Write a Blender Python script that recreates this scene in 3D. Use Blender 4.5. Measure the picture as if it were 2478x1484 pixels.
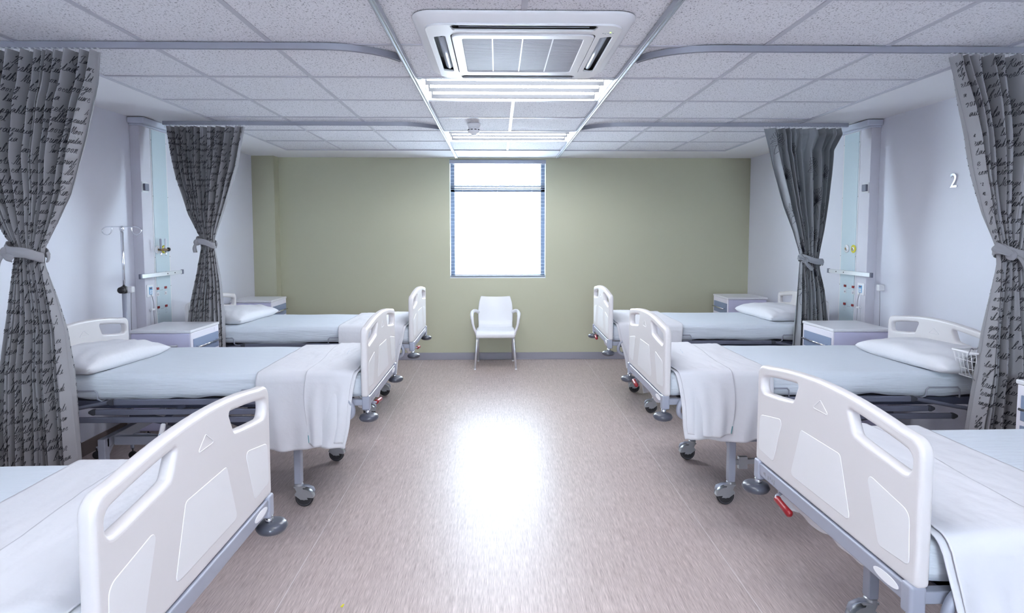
import bpy, bmesh, math, random, bisect
from mathutils import Vector, Matrix, noise
random.seed(7)
PI = math.pi
SC = bpy.context.scene
COL = SC.collection
for o in list(bpy.data.objects): bpy.data.objects.remove(o)

# ---------------------------------------------------------------- camera
cam_d = bpy.data.cameras.new('camera'); cam = bpy.data.objects.new('camera', cam_d); COL.objects.link(cam)
RM = [[0.999798, -0.020105, -0.000517], [-0.001781, -0.062888, -0.998019], [0.020033, 0.997818, -0.062911]]
rot = Matrix((RM[0], [-v for v in RM[1]], [-v for v in RM[2]])).transposed()
CAMZ = 1.539
cam.matrix_world = Matrix.Translation((0, 0, CAMZ)) @ rot.to_4x4()
cam_d.sensor_width = 36; cam_d.lens = 1432.77 / 2478 * 36
cam_d.shift_x = 6.4 / 2478; cam_d.shift_y = -84.9 / 2478
cam_d.clip_start = 0.02
SC.camera = cam
# ---------------------------------------------------------------- world, exposure
W = bpy.data.worlds.new('world'); SC.world = W; W.use_nodes = True
W.node_tree.nodes['Background'].inputs[0].default_value = (0.80, 0.91, 1.0, 1)
W.node_tree.nodes['Background'].inputs[1].default_value = 15.0
TUBE = 25.0
SC.view_settings.view_transform = 'Standard'; SC.view_settings.look = 'None'
SC.view_settings.gamma = 1; SC.view_settings.exposure = 1.04
SC.view_settings.use_curve_mapping = False

# ---------------------------------------------------------------- dimensions
XL, XR, YB, YF, HC = -2.88, 3.08, 7.205, -3.2, 2.457
GX0, GY0 = 0.111, 3.557            # ceiling grid origin, 0.6 m module
RXL, RXR = -0.48, 0.705            # ceiling rails

# ---------------------------------------------------------------- materials
def new_mat(name):
    m = bpy.data.materials.new(name); m.use_nodes = True
    return m, m.node_tree.nodes, m.node_tree.links, m.node_tree.nodes['Principled BSDF']
def mat(name, col, rough=0.5, metal=0.0, bump=0.0, bscale=60.0, var=0.0, vscale=4.0, stretch=(1, 1, 1), spec=0.5, coat=0.0):
    m, N, L, P = new_mat(name)
    P.inputs['Base Color'].default_value = (*col, 1)
    P.inputs['Roughness'].default_value = rough; P.inputs['Metallic'].default_value = metal
    P.inputs['Specular IOR Level'].default_value = spec
    P.inputs['Coat Weight'].default_value = coat
    tc = N.new('ShaderNodeTexCoord'); mp = N.new('ShaderNodeMapping'); mp.inputs['Scale'].default_value = stretch
    L.new(tc.outputs['Object'], mp.inputs['Vector'])
    if var:
        n = N.new('ShaderNodeTexNoise'); n.inputs['Scale'].default_value = vscale; n.inputs['Detail'].default_value = 4
        L.new(mp.outputs[0], n.inputs['Vector'])
        r = N.new('ShaderNodeMapRange'); r.inputs['From Min'].default_value = .3; r.inputs['From Max'].default_value = .7
        r.inputs['To Min'].default_value = 1 - var; r.inputs['To Max'].default_value = 1 + var
        L.new(n.outputs['Fac'], r.inputs['Value'])
        x = N.new('ShaderNodeVectorMath'); x.operation = 'SCALE'; x.inputs[0].default_value = col
        L.new(r.outputs[0], x.inputs['Scale']); L.new(x.outputs[0], P.inputs['Base Color'])
    if bump:
        n = N.new('ShaderNodeTexNoise'); n.inputs['Scale'].default_value = bscale; n.inputs['Detail'].default_value = 3
        L.new(mp.outputs[0], n.inputs['Vector'])
        b = N.new('ShaderNodeBump'); b.inputs['Strength'].default_value = bump; b.inputs['Distance'].default_value = .004
        L.new(n.outputs['Fac'], b.inputs['Height']); L.new(b.outputs[0], P.inputs['Normal'])
    return m
def emit(name, col, s):
    m, N, L, P = new_mat(name)
    P.inputs['Base Color'].default_value = (*col, 1); P.inputs['Emission Color'].default_value = (*col, 1)
    P.inputs['Emission Strength'].default_value = s
    return m
M = {}
M['wall'] = mat('wall_paint', (.76, .77, .85), .55, bump=.05, bscale=150)
M['olive'] = mat('olive_paint', (.50, .495, .365), .5, bump=.05, bscale=150)
M['plaster'] = mat('plaster_white', (.88, .88, .91), .7)
M['tbar'] = mat('tbar_enamel', (.52, .52, .58), .45)
M['skirt'] = mat('vinyl_skirting', (.30, .29, .34), .45)
M['skirt_brown'] = mat('vinyl_skirting_brown', (.20, .16, .15), .45)
M['track'] = mat('anodised_aluminium', (.42, .43, .50), .32, .55)
M['rail_alu'] = mat('rail_aluminium', (.40, .42, .48), .30, .6)
M['bright_alu'] = mat('bright_aluminium', (.72, .74, .80), .28, .8)
M['chrome'] = mat('chrome', (.8, .82, .86), .12, 1.0)
M['steel'] = mat('cast_steel', (.50, .52, .55), .35, .8, bump=.1, bscale=80)
M['frame'] = mat('grey_enamel', (.36, .38, .46), .38, .15)
M['frame_dark'] = mat('dark_enamel', (.075, .085, .13), .4, .1)
M['rail_grey'] = mat('rail_enamel', (.16, .17, .235), .4, .2)
M['cap'] = mat('dark_cap_plastic', (.05, .055, .07), .4)
M['rubber'] = mat('bumper_rubber', (.07, .075, .10), .30, coat=.15)
M['tyre'] = mat('tyre_rubber', (.03, .03, .035), .6)
M['hub'] = mat('hub_plastic', (.30, .30, .34), .5)
M['board'] = mat('ivory_plastic', (.70, .675, .685), .33, bump=.02, bscale=300)
M['inset'] = mat('white_inset', (.78, .775, .795), .38)
M['red'] = mat('red_plastic', (.27, .008, .015), .3)
M['white_p'] = mat('white_plastic', (.85, .85, .88), .35)
M['chairwhite'] = mat('chair_plastic', (.80, .80, .83), .38)
M['fitted'] = mat('fitted_sheet', (.68, .73, .80), .8, bump=1.0, bscale=9, stretch=(1, 5, 12))
M['linen'] = mat('white_linen', (.72, .72, .76), .85, bump=.8, bscale=18)
M['pillow'] = mat('pillow_cotton', (.76, .76, .80), .8, bump=.8, bscale=14)
M['stamp'] = mat('laundry_print', (.12, .32, .50), .7)
M['teal'] = mat('teal_label', (.10, .30, .34), .7)
M['curtain'] = mat('grey_curtain', (.315, .31, .33), .85, bump=.15, bscale=600)
M['curtain_b'] = mat('bluegrey_curtain', (.30, .315, .34), .85, bump=.15, bscale=600)
M['ink'] = mat('curtain_ink', (.025, .026, .035), .8)
M['ink_soft'] = mat('curtain_floral_ink', (.03, .032, .045), .8)
M['hook'] = mat('clear_runner', (.75, .77, .80), .3)
M['panel_blue'] = mat('pale_blue_panel', (.60, .71, .77), .35)
M['duct'] = mat('trunking_grey', (.66, .65, .72), .45)
M['duct_side'] = mat('trunking_side', (.50, .51, .58), .5)
M['cove'] = mat('lilac_cornice', (.62, .65, .76), .45)
M['yellow'] = mat('yellow_ring', (.75, .68, .05), .4)
M['brass'] = mat('brass_valve', (.30, .20, .10), .35, .7)
M['black'] = mat('black_plastic', (.012, .012, .016), .35)
M['bluebtn'] = mat('blue_keypad', (.10, .38, .66), .4)
M['cab'] = mat('lilac_laminate', (.66, .64, .84), .4)
M['cabface'] = mat('white_laminate', (.84, .82, .90), .35)
M['cabtop'] = mat('cabinet_top', (.78, .78, .82), .3)
M['drawer'] = mat('slate_blue_drawer', (.25, .31, .45), .4)
M['grille'] = mat('grille_plastic', (.46, .46, .52), .5)
M['void'] = mat('void_dark', (.03, .03, .04), .6)
M['vane'] = mat('vane_plastic', (.50, .55, .62), .3)
M['shade_rim'] = mat('light_housing', (.85, .86, .90), .3)
M['reflector'] = mat('lamp_reflector', (.055, .058, .065), .45)
M['tube'] = emit('fluorescent_tube', (.93, .96, 1.0), TUBE)
M['led'] = emit('green_led', (.4, .9, .1), 2.0)
M['blind'] = mat('blind_slat', (.22, .25, .30), .4)
M['winframe'] = mat('window_alu', (.12, .15, .21), .35, .3)
M['sill'] = mat('reveal_white', (.75, .80, .85), .4)

def floor_mat():
    m, N, L, P = new_mat('vinyl_floor')
    tc = N.new('ShaderNodeTexCoord')
    def nz(scale, st, det=3):
        mp = N.new('ShaderNodeMapping'); mp.inputs['Scale'].default_value = st; L.new(tc.outputs['Object'], mp.inputs['Vector'])
        n = N.new('ShaderNodeTexNoise'); n.inputs['Scale'].default_value = scale; n.inputs['Detail'].default_value = det
        L.new(mp.outputs[0], n.inputs['Vector']); return n
    a = nz(1, (430, 16, 1), 2); b = nz(1, (110, 4, 1)); c = nz(1.2, (1, 1, 1))
    mx = N.new('ShaderNodeMath'); mx.operation = 'MULTIPLY_ADD'; L.new(b.outputs['Fac'], mx.inputs[0]); mx.inputs[1].default_value = .5
    L.new(a.outputs['Fac'], mx.inputs[2])
    r = N.new('ShaderNodeValToRGB'); r.color_ramp.elements[0].position = .50; r.color_ramp.elements[1].position = 1.02
    r.color_ramp.elements[0].color = (.34, .265, .25, 1); r.color_ramp.elements[1].color = (.69, .575, .55, 1)
    L.new(mx.outputs[0], r.inputs[0])
    # welded sheet seams
    sp = N.new('ShaderNodeSeparateXYZ'); L.new(tc.outputs['Object'], sp.inputs[0])
    last = r.outputs[0]
    for xs in (-.91, 1.074):
        d = N.new('ShaderNodeMath'); d.operation = 'SUBTRACT'; L.new(sp.outputs['X'], d.inputs[0]); d.inputs[1].default_value = xs
        e = N.new('ShaderNodeMath'); e.operation = 'ABSOLUTE'; L.new(d.outputs[0], e.inputs[0])
        f = N.new('ShaderNodeMath'); f.operation = 'LESS_THAN'; L.new(e.outputs[0], f.inputs[0]); f.inputs[1].default_value = .0016
        mi = N.new('ShaderNodeMix'); mi.data_type = 'RGBA'; L.new(f.outputs[0], mi.inputs[0]); L.new(last, mi.inputs[6]); mi.inputs[7].default_value = (.74, .68, .67, 1)
        last = mi.outputs[2]
    L.new(last, P.inputs['Base Color'])
    rr = N.new('ShaderNodeMapRange'); rr.inputs['To Min'].default_value = .33; rr.inputs['To Max'].default_value = .42
    L.new(c.outputs['Fac'], rr.inputs['Value']); L.new(rr.outputs[0], P.inputs['Roughness'])
    P.inputs['Specular IOR Level'].default_value = .6
    return m
M['floor'] = floor_mat()
def tile_mat():
    m, N, L, P = new_mat('acoustic_tile')
    tc = N.new('ShaderNodeTexCoord')
    mp = N.new('ShaderNodeMapping'); mp.inputs['Rotation'].default_value = (0, 0, .6); mp.inputs['Scale'].default_value = (1, .6, 1)
    L.new(tc.outputs['Object'], mp.inputs['Vector'])
    n = N.new('ShaderNodeTexNoise'); n.inputs['Scale'].default_value = 150; n.inputs['Detail'].default_value = 3; n.inputs['Roughness'].default_value = .6; n.inputs['Distortion'].default_value = .8
    L.new(mp.outputs[0], n.inputs['Vector'])
    r = N.new('ShaderNodeValToRGB'); e = r.color_ramp.elements
    e[0].position = .36; e[0].color = (.36, .36, .40, 1); e[1].position = .44; e[1].color = (.80, .795, .84, 1)
    L.new(n.outputs['Fac'], r.inputs[0]); L.new(r.outputs[0], P.inputs['Base Color'])
    n2 = N.new('ShaderNodeTexNoise'); n2.inputs['Scale'].default_value = 260; L.new(tc.outputs['Object'], n2.inputs['Vector'])
    bp = N.new('ShaderNodeBump'); bp.inputs['Strength'].default_value = .3; bp.inputs['Distance'].default_value = .003
    L.new(n2.outputs['Fac'], bp.inputs['Height']); L.new(bp.outputs[0], P.inputs['Normal'])
    P.inputs['Roughness'].default_value = .9; P.inputs['Specular IOR Level'].default_value = .2
    return m
M['tile'] = tile_mat()
def glass_mat():
    m, N, L, P = new_mat('window_glass')
    t = N.new('ShaderNodeBsdfTransparent'); t.inputs[0].default_value = (.95, .98, 1, 1)
    g = N.new('ShaderNodeBsdfGlossy'); g.inputs['Roughness'].default_value = .02
    mx = N.new('ShaderNodeMixShader'); mx.inputs[0].default_value = .05
    L.new(t.outputs[0], mx.inputs[1]); L.new(g.outputs[0], mx.inputs[2]); L.new(mx.outputs[0], N['Material Output'].inputs[0])
    return m
M['glass'] = glass_mat()

# ---------------------------------------------------------------- mesh helpers
class MB:
    def __init__(s): s.v = []; s.f = []; s.m = []; s.sm = []
    def add(s, vs, fs, mi=0, smooth=False):
        o = len(s.v); s.v += [tuple(v) for v in vs]
        for f in fs: s.f.append([o + i for i in f]); s.m.append(mi); s.sm.append(smooth)
        return s
    def box(s, x0, x1, y0, y1, z0, z1, mi=0, mtx=None):
        vs = [Vector((x, y, z)) for z in (z0, z1) for y in (y0, y1) for x in (x0, x1)]
        if mtx: vs = [mtx @ v for v in vs]
        return s.add(vs, [(0, 2, 3, 1), (4, 5, 7, 6), (0, 1, 5, 4), (2, 6, 7, 3), (0, 4, 6, 2), (1, 3, 7, 5)], mi)
    def bar(s, a, b, w, h, mi=0, up=(0, 0, 1)):
        a = Vector(a); b = Vector(b); d = (b - a); n = d.length; d.normalize()
        u = Vector(up); r = d.cross(u).normalized(); u = r.cross(d)
        m = Matrix.Translation(a) @ Matrix((d, r, u)).transposed().to_4x4()
        return s.box(0, n, -w / 2, w / 2, -h / 2, h / 2, mi, m)
    def tube(s, pts, r, n=10, mi=0, closed=False, cap=True, rs=None, flat=1.0, up=None):
        pts = [Vector(p) for p in pts]; k = len(pts); rings = []
        t0 = (pts[1] - pts[0]).normalized()
        u = Vector(up) if up else (Vector((0, 0, 1)) if abs(t0.z) < .9 else Vector((1, 0, 0)))
        for i in range(k):
            if closed: t = (pts[(i + 1) % k] - pts[i - 1])
            else: t = pts[min(i + 1, k - 1)] - pts[max(i - 1, 0)]
            t.normalize(); u = (u - t * u.dot(t))
            if u.length < 1e-6: u = t.orthogonal()
            u.normalize(); w = t.cross(u); rr = rs[i] if rs else r
            rings.append([pts[i] + rr * (math.cos(2 * PI * j / n) * u * flat + math.sin(2 * PI * j / n) * w) for j in range(n)])
        vs = [v for q in rings for v in q]; fs = []
        for i in range(k if closed else k - 1):
            a = i * n; b = ((i + 1) % k) * n
            for j in range(n): fs.append((a + j, a + (j + 1) % n, b + (j + 1) % n, b + j))
        if cap and not closed: fs += [tuple(range(n))[::-1], tuple((k - 1) * n + j for j in range(n))]
        return s.add(vs, fs, mi, True)
    def lathe(s, prof, c=(0, 0, 0), n=24, mi=0, axis='z'):
        vs = []; fs = []; k = len(prof)
        for r, z in prof:
            for j in range(n):
                a = 2 * PI * j / n; p = (r * math.cos(a), r * math.sin(a), z)
                if axis == 'x': p = (p[2], p[0], p[1])
                if axis == 'y': p = (p[0], p[2], p[1])
                vs.append((p[0] + c[0], p[1] + c[1], p[2] + c[2]))
        for i in range(k - 1):
            for j in range(n): fs.append((i * n + j, i * n + (j + 1) % n, (i + 1) * n + (j + 1) % n, (i + 1) * n + j))
        fs += [tuple(range(n))[::-1], tuple((k - 1) * n + j for j in range(n))]
        return s.add(vs, fs, mi, True)
    def grid(s, fn, nu, nv, mi=0):
        vs = [fn(i / nu, j / nv) for j in range(nv + 1) for i in range(nu + 1)]
        fs = [(j * (nu + 1) + i, j * (nu + 1) + i + 1, (j + 1) * (nu + 1) + i + 1, (j + 1) * (nu + 1) + i) for j in range(nv) for i in range(nu)]
        return s.add(vs, fs, mi, True)
    def mesh(s, name, mats):
        me = bpy.data.meshes.new(name); me.from_pydata(s.v, [], s.f)
        for m in (mats if isinstance(mats, (list, tuple)) else [mats]): me.materials.append(m)
        me.polygons.foreach_set('material_index', s.m); me.polygons.foreach_set('use_smooth', s.sm)
        bm = bmesh.new(); bm.from_mesh(me); bmesh.ops.recalc_face_normals(bm, faces=bm.faces); bm.to_mesh(me); bm.free()
        me.update(); return me
    def build(s, name, mats, parent=None, bevel=0, seg=2, solid=0, sub=0, loc=None):
        o = bpy.data.objects.new(name, s.mesh(name, mats)); COL.objects.link(o)
        if parent: o.parent = parent
        if loc: o.location = loc
        if solid:
            q = o.modifiers.new('solid', 'SOLIDIFY'); q.thickness = abs(solid); q.offset = 0
        if sub:
            q = o.modifiers.new('sub', 'SUBSURF'); q.levels = q.render_levels = sub
        if bevel:
            q = o.modifiers.new('bevel', 'BEVEL'); q.width = bevel; q.segments = seg; q.limit_method = 'ANGLE'; q.angle_limit = .6
            for p in o.data.polygons: p.use_smooth = True
            q.harden_normals = True
        return o
def tag(o, label=None, cat=None, group=None, kind=None):
    if label: o['label'] = label
    if cat: o['category'] = cat
    if group: o['group'] = group
    if kind: o['kind'] = kind
    return o
def empty(name, loc=(0, 0, 0), rz=0):
    o = bpy.data.objects.new(name, None); COL.objects.link(o); o.location = loc; o.rotation_euler.z = rz
    o.empty_display_size = .1
    return o
def struct(o): o['kind'] = 'structure'; return o
def kids(o): return [c for c in bpy.data.objects if c.parent is o]
KIDS = {}
def copy_tree(o, kmap, parent=None):
    c = o.copy(); COL.objects.link(c)
    if parent: c.parent = parent
    for ch in kmap.get(o.name, []): copy_tree(ch, kmap, c)
    return c
def kmap_of():
    k = {}
    for o in bpy.data.objects:
        if o.parent: k.setdefault(o.parent.name, []).append(o)
    return k
def rpoly(pts, rad, seg=6):
    """polygon with rounded corners; rad float or list"""
    out = []; n = len(pts)
    for i in range(n):
        p = Vector(pts[i]).to_2d(); a = Vector(pts[i - 1]).to_2d(); b = Vector(pts[(i + 1) % n]).to_2d()
        r = rad[i] if isinstance(rad, (list, tuple)) else rad
        if r <= 0: out.append(tuple(p)); continue
        da = (a - p).normalized(); db = (b - p).normalized(); ang = da.angle(db); t = r / math.tan(ang / 2)
        t = min(t, (a - p).length * .49, (b - p).length * .49); r2 = t * math.tan(ang / 2)
        c = p + (da + db).normalized() * (r2 / math.sin(ang / 2))
        s0 = p + da * t - c; s1 = p + db * t - c
        a0 = math.atan2(s0.y, s0.x); a1 = math.atan2(s1.y, s1.x); d = (a1 - a0 + PI) % (2 * PI) - PI
        for k in range(seg + 1):
            q = a0 + d * k / seg; out.append((c.x + r2 * math.cos(q), c.y + r2 * math.sin(q)))
    return out
def plate(name, loops, half, bev, m, parent=None, M4=None, res=3):
    """flat plate with holes, rounded edges: loops in XY, thickness 2*half"""
    cu = bpy.data.curves.new(name, 'CURVE'); cu.dimensions = '2D'; cu.fill_mode = 'BOTH'
    cu.extrude = max(half - bev, 0); cu.bevel_depth = bev; cu.bevel_resolution = res; cu.offset = -bev
    for lp in loops:
        s = cu.splines.new('POLY'); s.points.add(len(lp) - 1); s.use_cyclic_u = True
        for i, p in enumerate(lp): s.points[i].co = (p[0], p[1], 0, 1)
    t = bpy.data.objects.new('tmp', cu); COL.objects.link(t)
    dg = bpy.context.evaluated_depsgraph_get()
    me = bpy.data.meshes.new_from_object(t.evaluated_get(dg)); me.name = name
    bpy.data.objects.remove(t); bpy.data.curves.remove(cu)
    if M4: me.transform(M4)
    me.materials.clear(); me.materials.append(m)
    for p in me.polygons: p.use_smooth = abs(p.normal.dot(Vector((M4.col[2][:3]) if M4 else (0, 0, 1)))) < .98
    o = bpy.data.objects.new(name, me); COL.objects.link(o)
    if parent: o.parent = parent
    return o
def spline(pts, n=8, closed=False):
    P = [Vector(p) for p in pts]; out = []; k = len(P)
    g = (lambda i: P[i % k]) if closed else (lambda i: P[max(0, min(k - 1, i))])
    for i in range(k if closed else k - 1):
        a, b, c, d = g(i - 1), g(i), g(i + 1), g(i + 2)
        for j in range(n):
            t = j / n
            out.append(.5 * ((2 * b) + (c - a) * t + (2 * a - 5 * b + 4 * c - d) * t * t + (3 * b - a - 3 * c + d) * t ** 3))
    if not closed: out.append(P[-1].copy())
    return out
def lerp_tab(tab, z):
    """tab sorted by descending z: (z, value); smooth interpolation"""
    if z >= tab[0][0]: return tab[0][1]
    for (z0, a), (z1, b) in zip(tab, tab[1:]):
        if z >= z1:
            t = (z0 - z) / (z0 - z1); return a + (b - a) * t
    return tab[-1][1]
YZ = Matrix(((0, 0, 1, 0), (1, 0, 0, 0), (0, 1, 0, 0), (0, 0, 0, 1)))     # plate XY -> world YZ, normal +X

# ================================================================ ROOM
b = MB().box(XL - .2, XR + .2, YF - .2, YB + .2, -.1, 0); struct(b.build('floor', M['floor']))
WX0, WX1, WZ0, WZ1 = -.578, .588, 1.003, 2.437      # window opening
b = MB()
b.box(XL - .2, WX0, YB, YB + .22, 0, HC + .2); b.box(WX1, XR + .2, YB, YB + .22, 0, HC + .2)
b.box(WX0, WX1, YB, YB + .22, 0, WZ0); b.box(WX0, WX1, YB, YB + .22, WZ1, HC + .2)
struct(b.build('wall_back', M['olive']))
struct(MB().box(XL - .01, -2.62, YB - .15, YB + .01, 0, HC).build('wall_back_pier', M['olive']))
struct(MB().box(XL - .2, XL, YF, YB, 0, HC + .2).build('wall_left', M['wall']))
struct(MB().box(XR, XR + .2, YF, YB, 0, HC + .2).build('wall_right', M['wall']))
b = MB(); xs = [XL - .2]
for k, xc in enumerate((.1,)):
    xs += [xc - .65, xc + .65]
    w = struct(empty('window_%d' % (k + 2), (xc, YF, .95))); f = MB()  # unseen window added behind the camera to let in more light
    f.box(-.65, .65, -.15, -.10, 0, .05).box(-.65, .65, -.15, -.10, 1.35, 1.4).box(-.65, -.6, -.15, -.10, 0, 1.4).box(.6, .65, -.15, -.10, 0, 1.4).box(-.025, .025, -.15, -.10, 0, 1.4)
    f.build('window_frame', M['winframe'], w); MB().box(-.6, .6, -.13, -.125, .05, 1.35).build('window_pane', M['glass'], w)
xs += [XR + .2]
for k in range(0, len(xs), 2): b.box(xs[k], xs[k + 1], YF - .2, YF, 0, HC + .2)
b.box(XL - .2, XR + .2, YF - .199, YF - .001, 0, .95).box(XL - .2, XR + .2, YF - .199, YF - .001, 2.35, HC + .2)
struct(b.build('wall_front', M['wall']))
# skirting
struct(MB().box(-2.62, XR, YB - .008, YB, 0, .088).box(-2.62, XR, YB - .014, YB - .006, 0, .010).build('baseboard_back', M['skirt'], bevel=.003))
struct(MB().box(XL, XL + .008, YF, YB - .15, 0, .10).build('baseboard_left', M['skirt_brown']))
struct(MB().box(XR - .008, XR, YF, YB, 0, .10).build('baseboard_right', M['skirt_brown']))

# ceiling: tile field with recesses for troffers and a plaster margin
GI0, GI1, GJ0, GJ1 = -4, 4, -10, 5
gx = lambda i: GX0 + .6 * i
gy = lambda j: GY0 + .6 * j
TROF = [0, 3, -4, -7]                                # grid rows with light fittings (two tiles wide); negative rows are unseen, added as fill
b = MB()
def quad(b, x0, x1, y0, y1, z, mi): b.add([(x0, y0, z), (x1, y0, z), (x1, y1, z), (x0, y1, z)], [(0, 1, 2, 3)], mi)
for i in range(GI0, GI1):
    for j in range(GJ0, GJ1):
        if j in TROF and i in (-1, 0): continue
        quad(b, gx(i), gx(i + 1), gy(j), gy(j + 1), HC + .004, 0)
GXA, GXB, GYA, GYB = gx(GI0), gx(GI1), gy(GJ0), gy(GJ1)
b.box(XL - .2, GXA, YF - .2, YB + .2, HC, HC + .2, 1); b.box(GXB, XR + .2, YF - .2, YB + .2, HC, HC + .2, 1)
b.box(GXA, GXB, GYB, YB + .2, HC, HC + .2, 1); b.box(GXA, GXB, YF - .2, GYA, HC, HC + .2, 1)
b.box(GXA, GXB, GYA, GYB, HC + .15, HC + .2, 1)
struct(b.build('ceiling', [M['tile'], M['plaster']]))
b = MB()
for i in range(GI0, GI1 + 1):
    if i == 0:
        segs = []; y = GYA
        for j in sorted(TROF): segs.append((y, gy(j))); y = gy(j + 1)
        segs.append((y, GYB))
    else: segs = [(GYA, GYB)]
    for y0, y1 in segs: b.box(gx(i) - .012, gx(i) + .012, y0, y1, HC - .001, HC + .012)
for j in range(GJ0, GJ1 + 1): b.box(GXA, GXB, gy(j) - .0115, gy(j) + .0115, HC - .0006, HC + .012)
struct(b.build('trim_1', M['tbar']))
# small shadow-gap angle around the tile field
b = MB().box(GXA - .006, GXA, GYA, GYB, HC - .006, HC + .01).box(GXB, GXB + .006, GYA, GYB, HC - .006, HC + .01).box(GXA, GXB, GYB, GYB + .006, HC - .006, HC + .01)
struct(b.build('trim_2', M['tbar']))

# window
win = struct(empty('window_1', (0, YB, WZ0)))
b = MB(); F0, F1 = .10, .15
w0, w1, hh = WX0, WX1, WZ1 - WZ0
b.box(w0, w0 + .055, F0, F1, 0, hh); b.box(w1 - .055, w1, F0, F1, 0, hh); b.box(w0, w1, F0, F1, 0, .04); b.box(w0, w1, F0, F1, hh - .05, hh)
b.box(w0, w1, F0, F1, 1.052, 1.098); b.box(w0, w1, F0, F1, 1.110, 1.134)
fr = b.build('window_frame', M['winframe'], win, bevel=.003)
MB().box(w0 + .04, w1 - .04, .122, .128, .04, 1.08).box(w0 + .04, w1 - .04, .122, .128, 1.15, hh - .05).build('window_pane', M['glass'], win)
MB().box(w0 + .001, w1 - .001, .005, .10, 0, .012).box(w0 + .001, w0 + .006, .01, .10, .012, hh).box(w1 - .006, w1 - .001, .01, .10, .012, hh).build('window_reveal', M['sill'], win)
# venetian blind
bl = tag(empty('venetian_blind', (0, YB + .035, WZ0)), 'white venetian blind with open slats hanging inside the window', 'blind')
MB().box(w0 + .003, w1 - .003, -.028, .028, hh - .048, hh - .002).build('head_rail', M['frame'], bl, bevel=.004)
MB().box(w0 + .008, w1 - .008, -.02, .02, .014, .032).build('bottom_rail', M['blind'], bl, bevel=.004)
sl = MB().grid(lambda u, v: (w0 + .01 + (w1 - w0 - .02) * u, -.019 + .038 * v, .0025 * math.sin(PI * v)), 1, 4).build('slat', M['blind'], bl)
n = 32
for k in range(n):
    z = .05 + k * (hh - .11) / (n - 1)
    if k == 0: sl.location.z = z; continue
    c = sl.copy(); COL.objects.link(c); c.location.z = z
for x in (-.42, 0.0, .42):
    MB().tube([(x, -.02, .03), (x, -.02, hh - .05)], .0009, 5).build('ladder_cord', M['hook'], bl)

# ---------------------------------------------------------------- curtain tracks and ceiling rails
def path_profile(pts, w, h, name, m, parent=None):
    b = MB(); P = [Vector(p) for p in pts]; k = len(P); vs = []; fs = []
    for i in range(k):
        t = (P[min(i + 1, k - 1)] - P[max(i - 1, 0)]).normalized(); r = Vector((t.y, -t.x, 0)).normalized()
        for a, z in ((-w / 2, 0), (-w / 2, -h), (-w * .18, -h), (-w * .18, -h + .006), (w * .18, -h + .006), (w * .18, -h), (w / 2, -h), (w / 2, 0)):
            vs.append(P[i] + r * a + Vector((0, 0, z)))
    for i in range(k - 1):
        for j in range(8): fs.append((i * 8 + j, i * 8 + (j + 1) % 8, (i + 1) * 8 + (j + 1) % 8, (i + 1) * 8 + j))
    fs += [tuple(range(8)), tuple((k - 1) * 8 + j for j in range(8))[::-1]]
    b.add(vs, fs); return b.build(name, m, parent, bevel=.0012, seg=1)
TZ = HC - .001
def long_rail(x, label):
    o = path_profile([(x, YF + .02, TZ), (x, 7.03, TZ)], .026, .028, 'ceiling_rail', M['rail_alu'])
    return tag(o, label, 'rail', 'rails along the aisle ceiling')
long_rail(RXL, 'long straight aluminium rail on the ceiling left of the air conditioner')
long_rail(RXR, 'long straight aluminium rail on the ceiling right of the air conditioner')
def cross_track(side, y, label):
    xs = RXL - .016 if side < 0 else RXR + .016
    xw = XL + .01 if side < 0 else XR - .01
    if y > 4: xw = XL + .165 if side < 0 else XR - .165
    pts = [(xw, y, TZ), ((xw + xs) / 2, y, TZ)]; R = .36
    for k in range(13):
        a = (k / 12) * PI / 2 * .74
        pts.append((xs + side * R - side * R * math.sin(a) / math.sin(PI / 2 * .74), y + .20 * (1 - math.cos(a)) / (1 - math.cos(PI / 2 * .74)), TZ))
    o = path_profile(pts, .022, .03, 'curtain_track', M['track'])
    return tag(o, label, 'curtain track', 'curtain tracks between the bed bays')
cross_track(-1, 2.93, 'grey curtain track carrying the front left curtain, curving into the aisle rail')
cross_track(1, 2.93, 'grey curtain track carrying the front right curtain, curving into the aisle rail')
cross_track(-1, 4.93, 'grey curtain track carrying the back left curtain near the far wall')
cross_track(1, 4.93, 'grey curtain track carrying the back right curtain near the far wall')

# ---------------------------------------------------------------- ceiling lights
def troffer(j, label):
    r = empty('ceiling_light', (GX0, gy(j) + .3, HC))
    tag(r, label, 'ceiling light', 'fluorescent troffers in the ceiling grid')
    X, Y, D = .588, .288, .09
    b = MB()
    b.box(-X, X, -Y, -Y + .012, -.001, D); b.box(-X, X, Y - .012, Y, -.001, D); b.box(-X, -X + .03, -Y, Y, -.001, D); b.box(X - .03, X, -Y, Y, -.001, D)
    b.box(-X, X, -Y, Y, D, D + .006)
    b.build('light_housing', M['shade_rim'], r)
    for k in range(3):
        yc = (k - 1) * .176
        def fn(u, v):
            t = (v - .5) * 2; return (-X + .03 + (2 * X - .06) * u, yc + t * .087, .012 + .06 * (1 - t * t) ** .5 if abs(t) < 1 else .012)
        MB().grid(fn, 1, 14).build('reflector', M['reflector'], r)
        MB().tube([(-X + .05, yc, .035), (X - .05, yc, .035)], .0185, 14).build('tube', M['tube'], r)
    return r
troffer(0, 'bright three-tube ceiling light directly behind the air conditioner')
troffer(3, 'bright three-tube ceiling light nearest the window, behind the smoke detector')
troffer(-4, 'unseen added three-tube fill light in front of the air conditioner, over the front beds')  # out-of-view fitting added to brighten the room
troffer(-7, 'unseen added three-tube fill light over the rear of the aisle')  # also added out of view, as extra fill along the aisle

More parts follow.
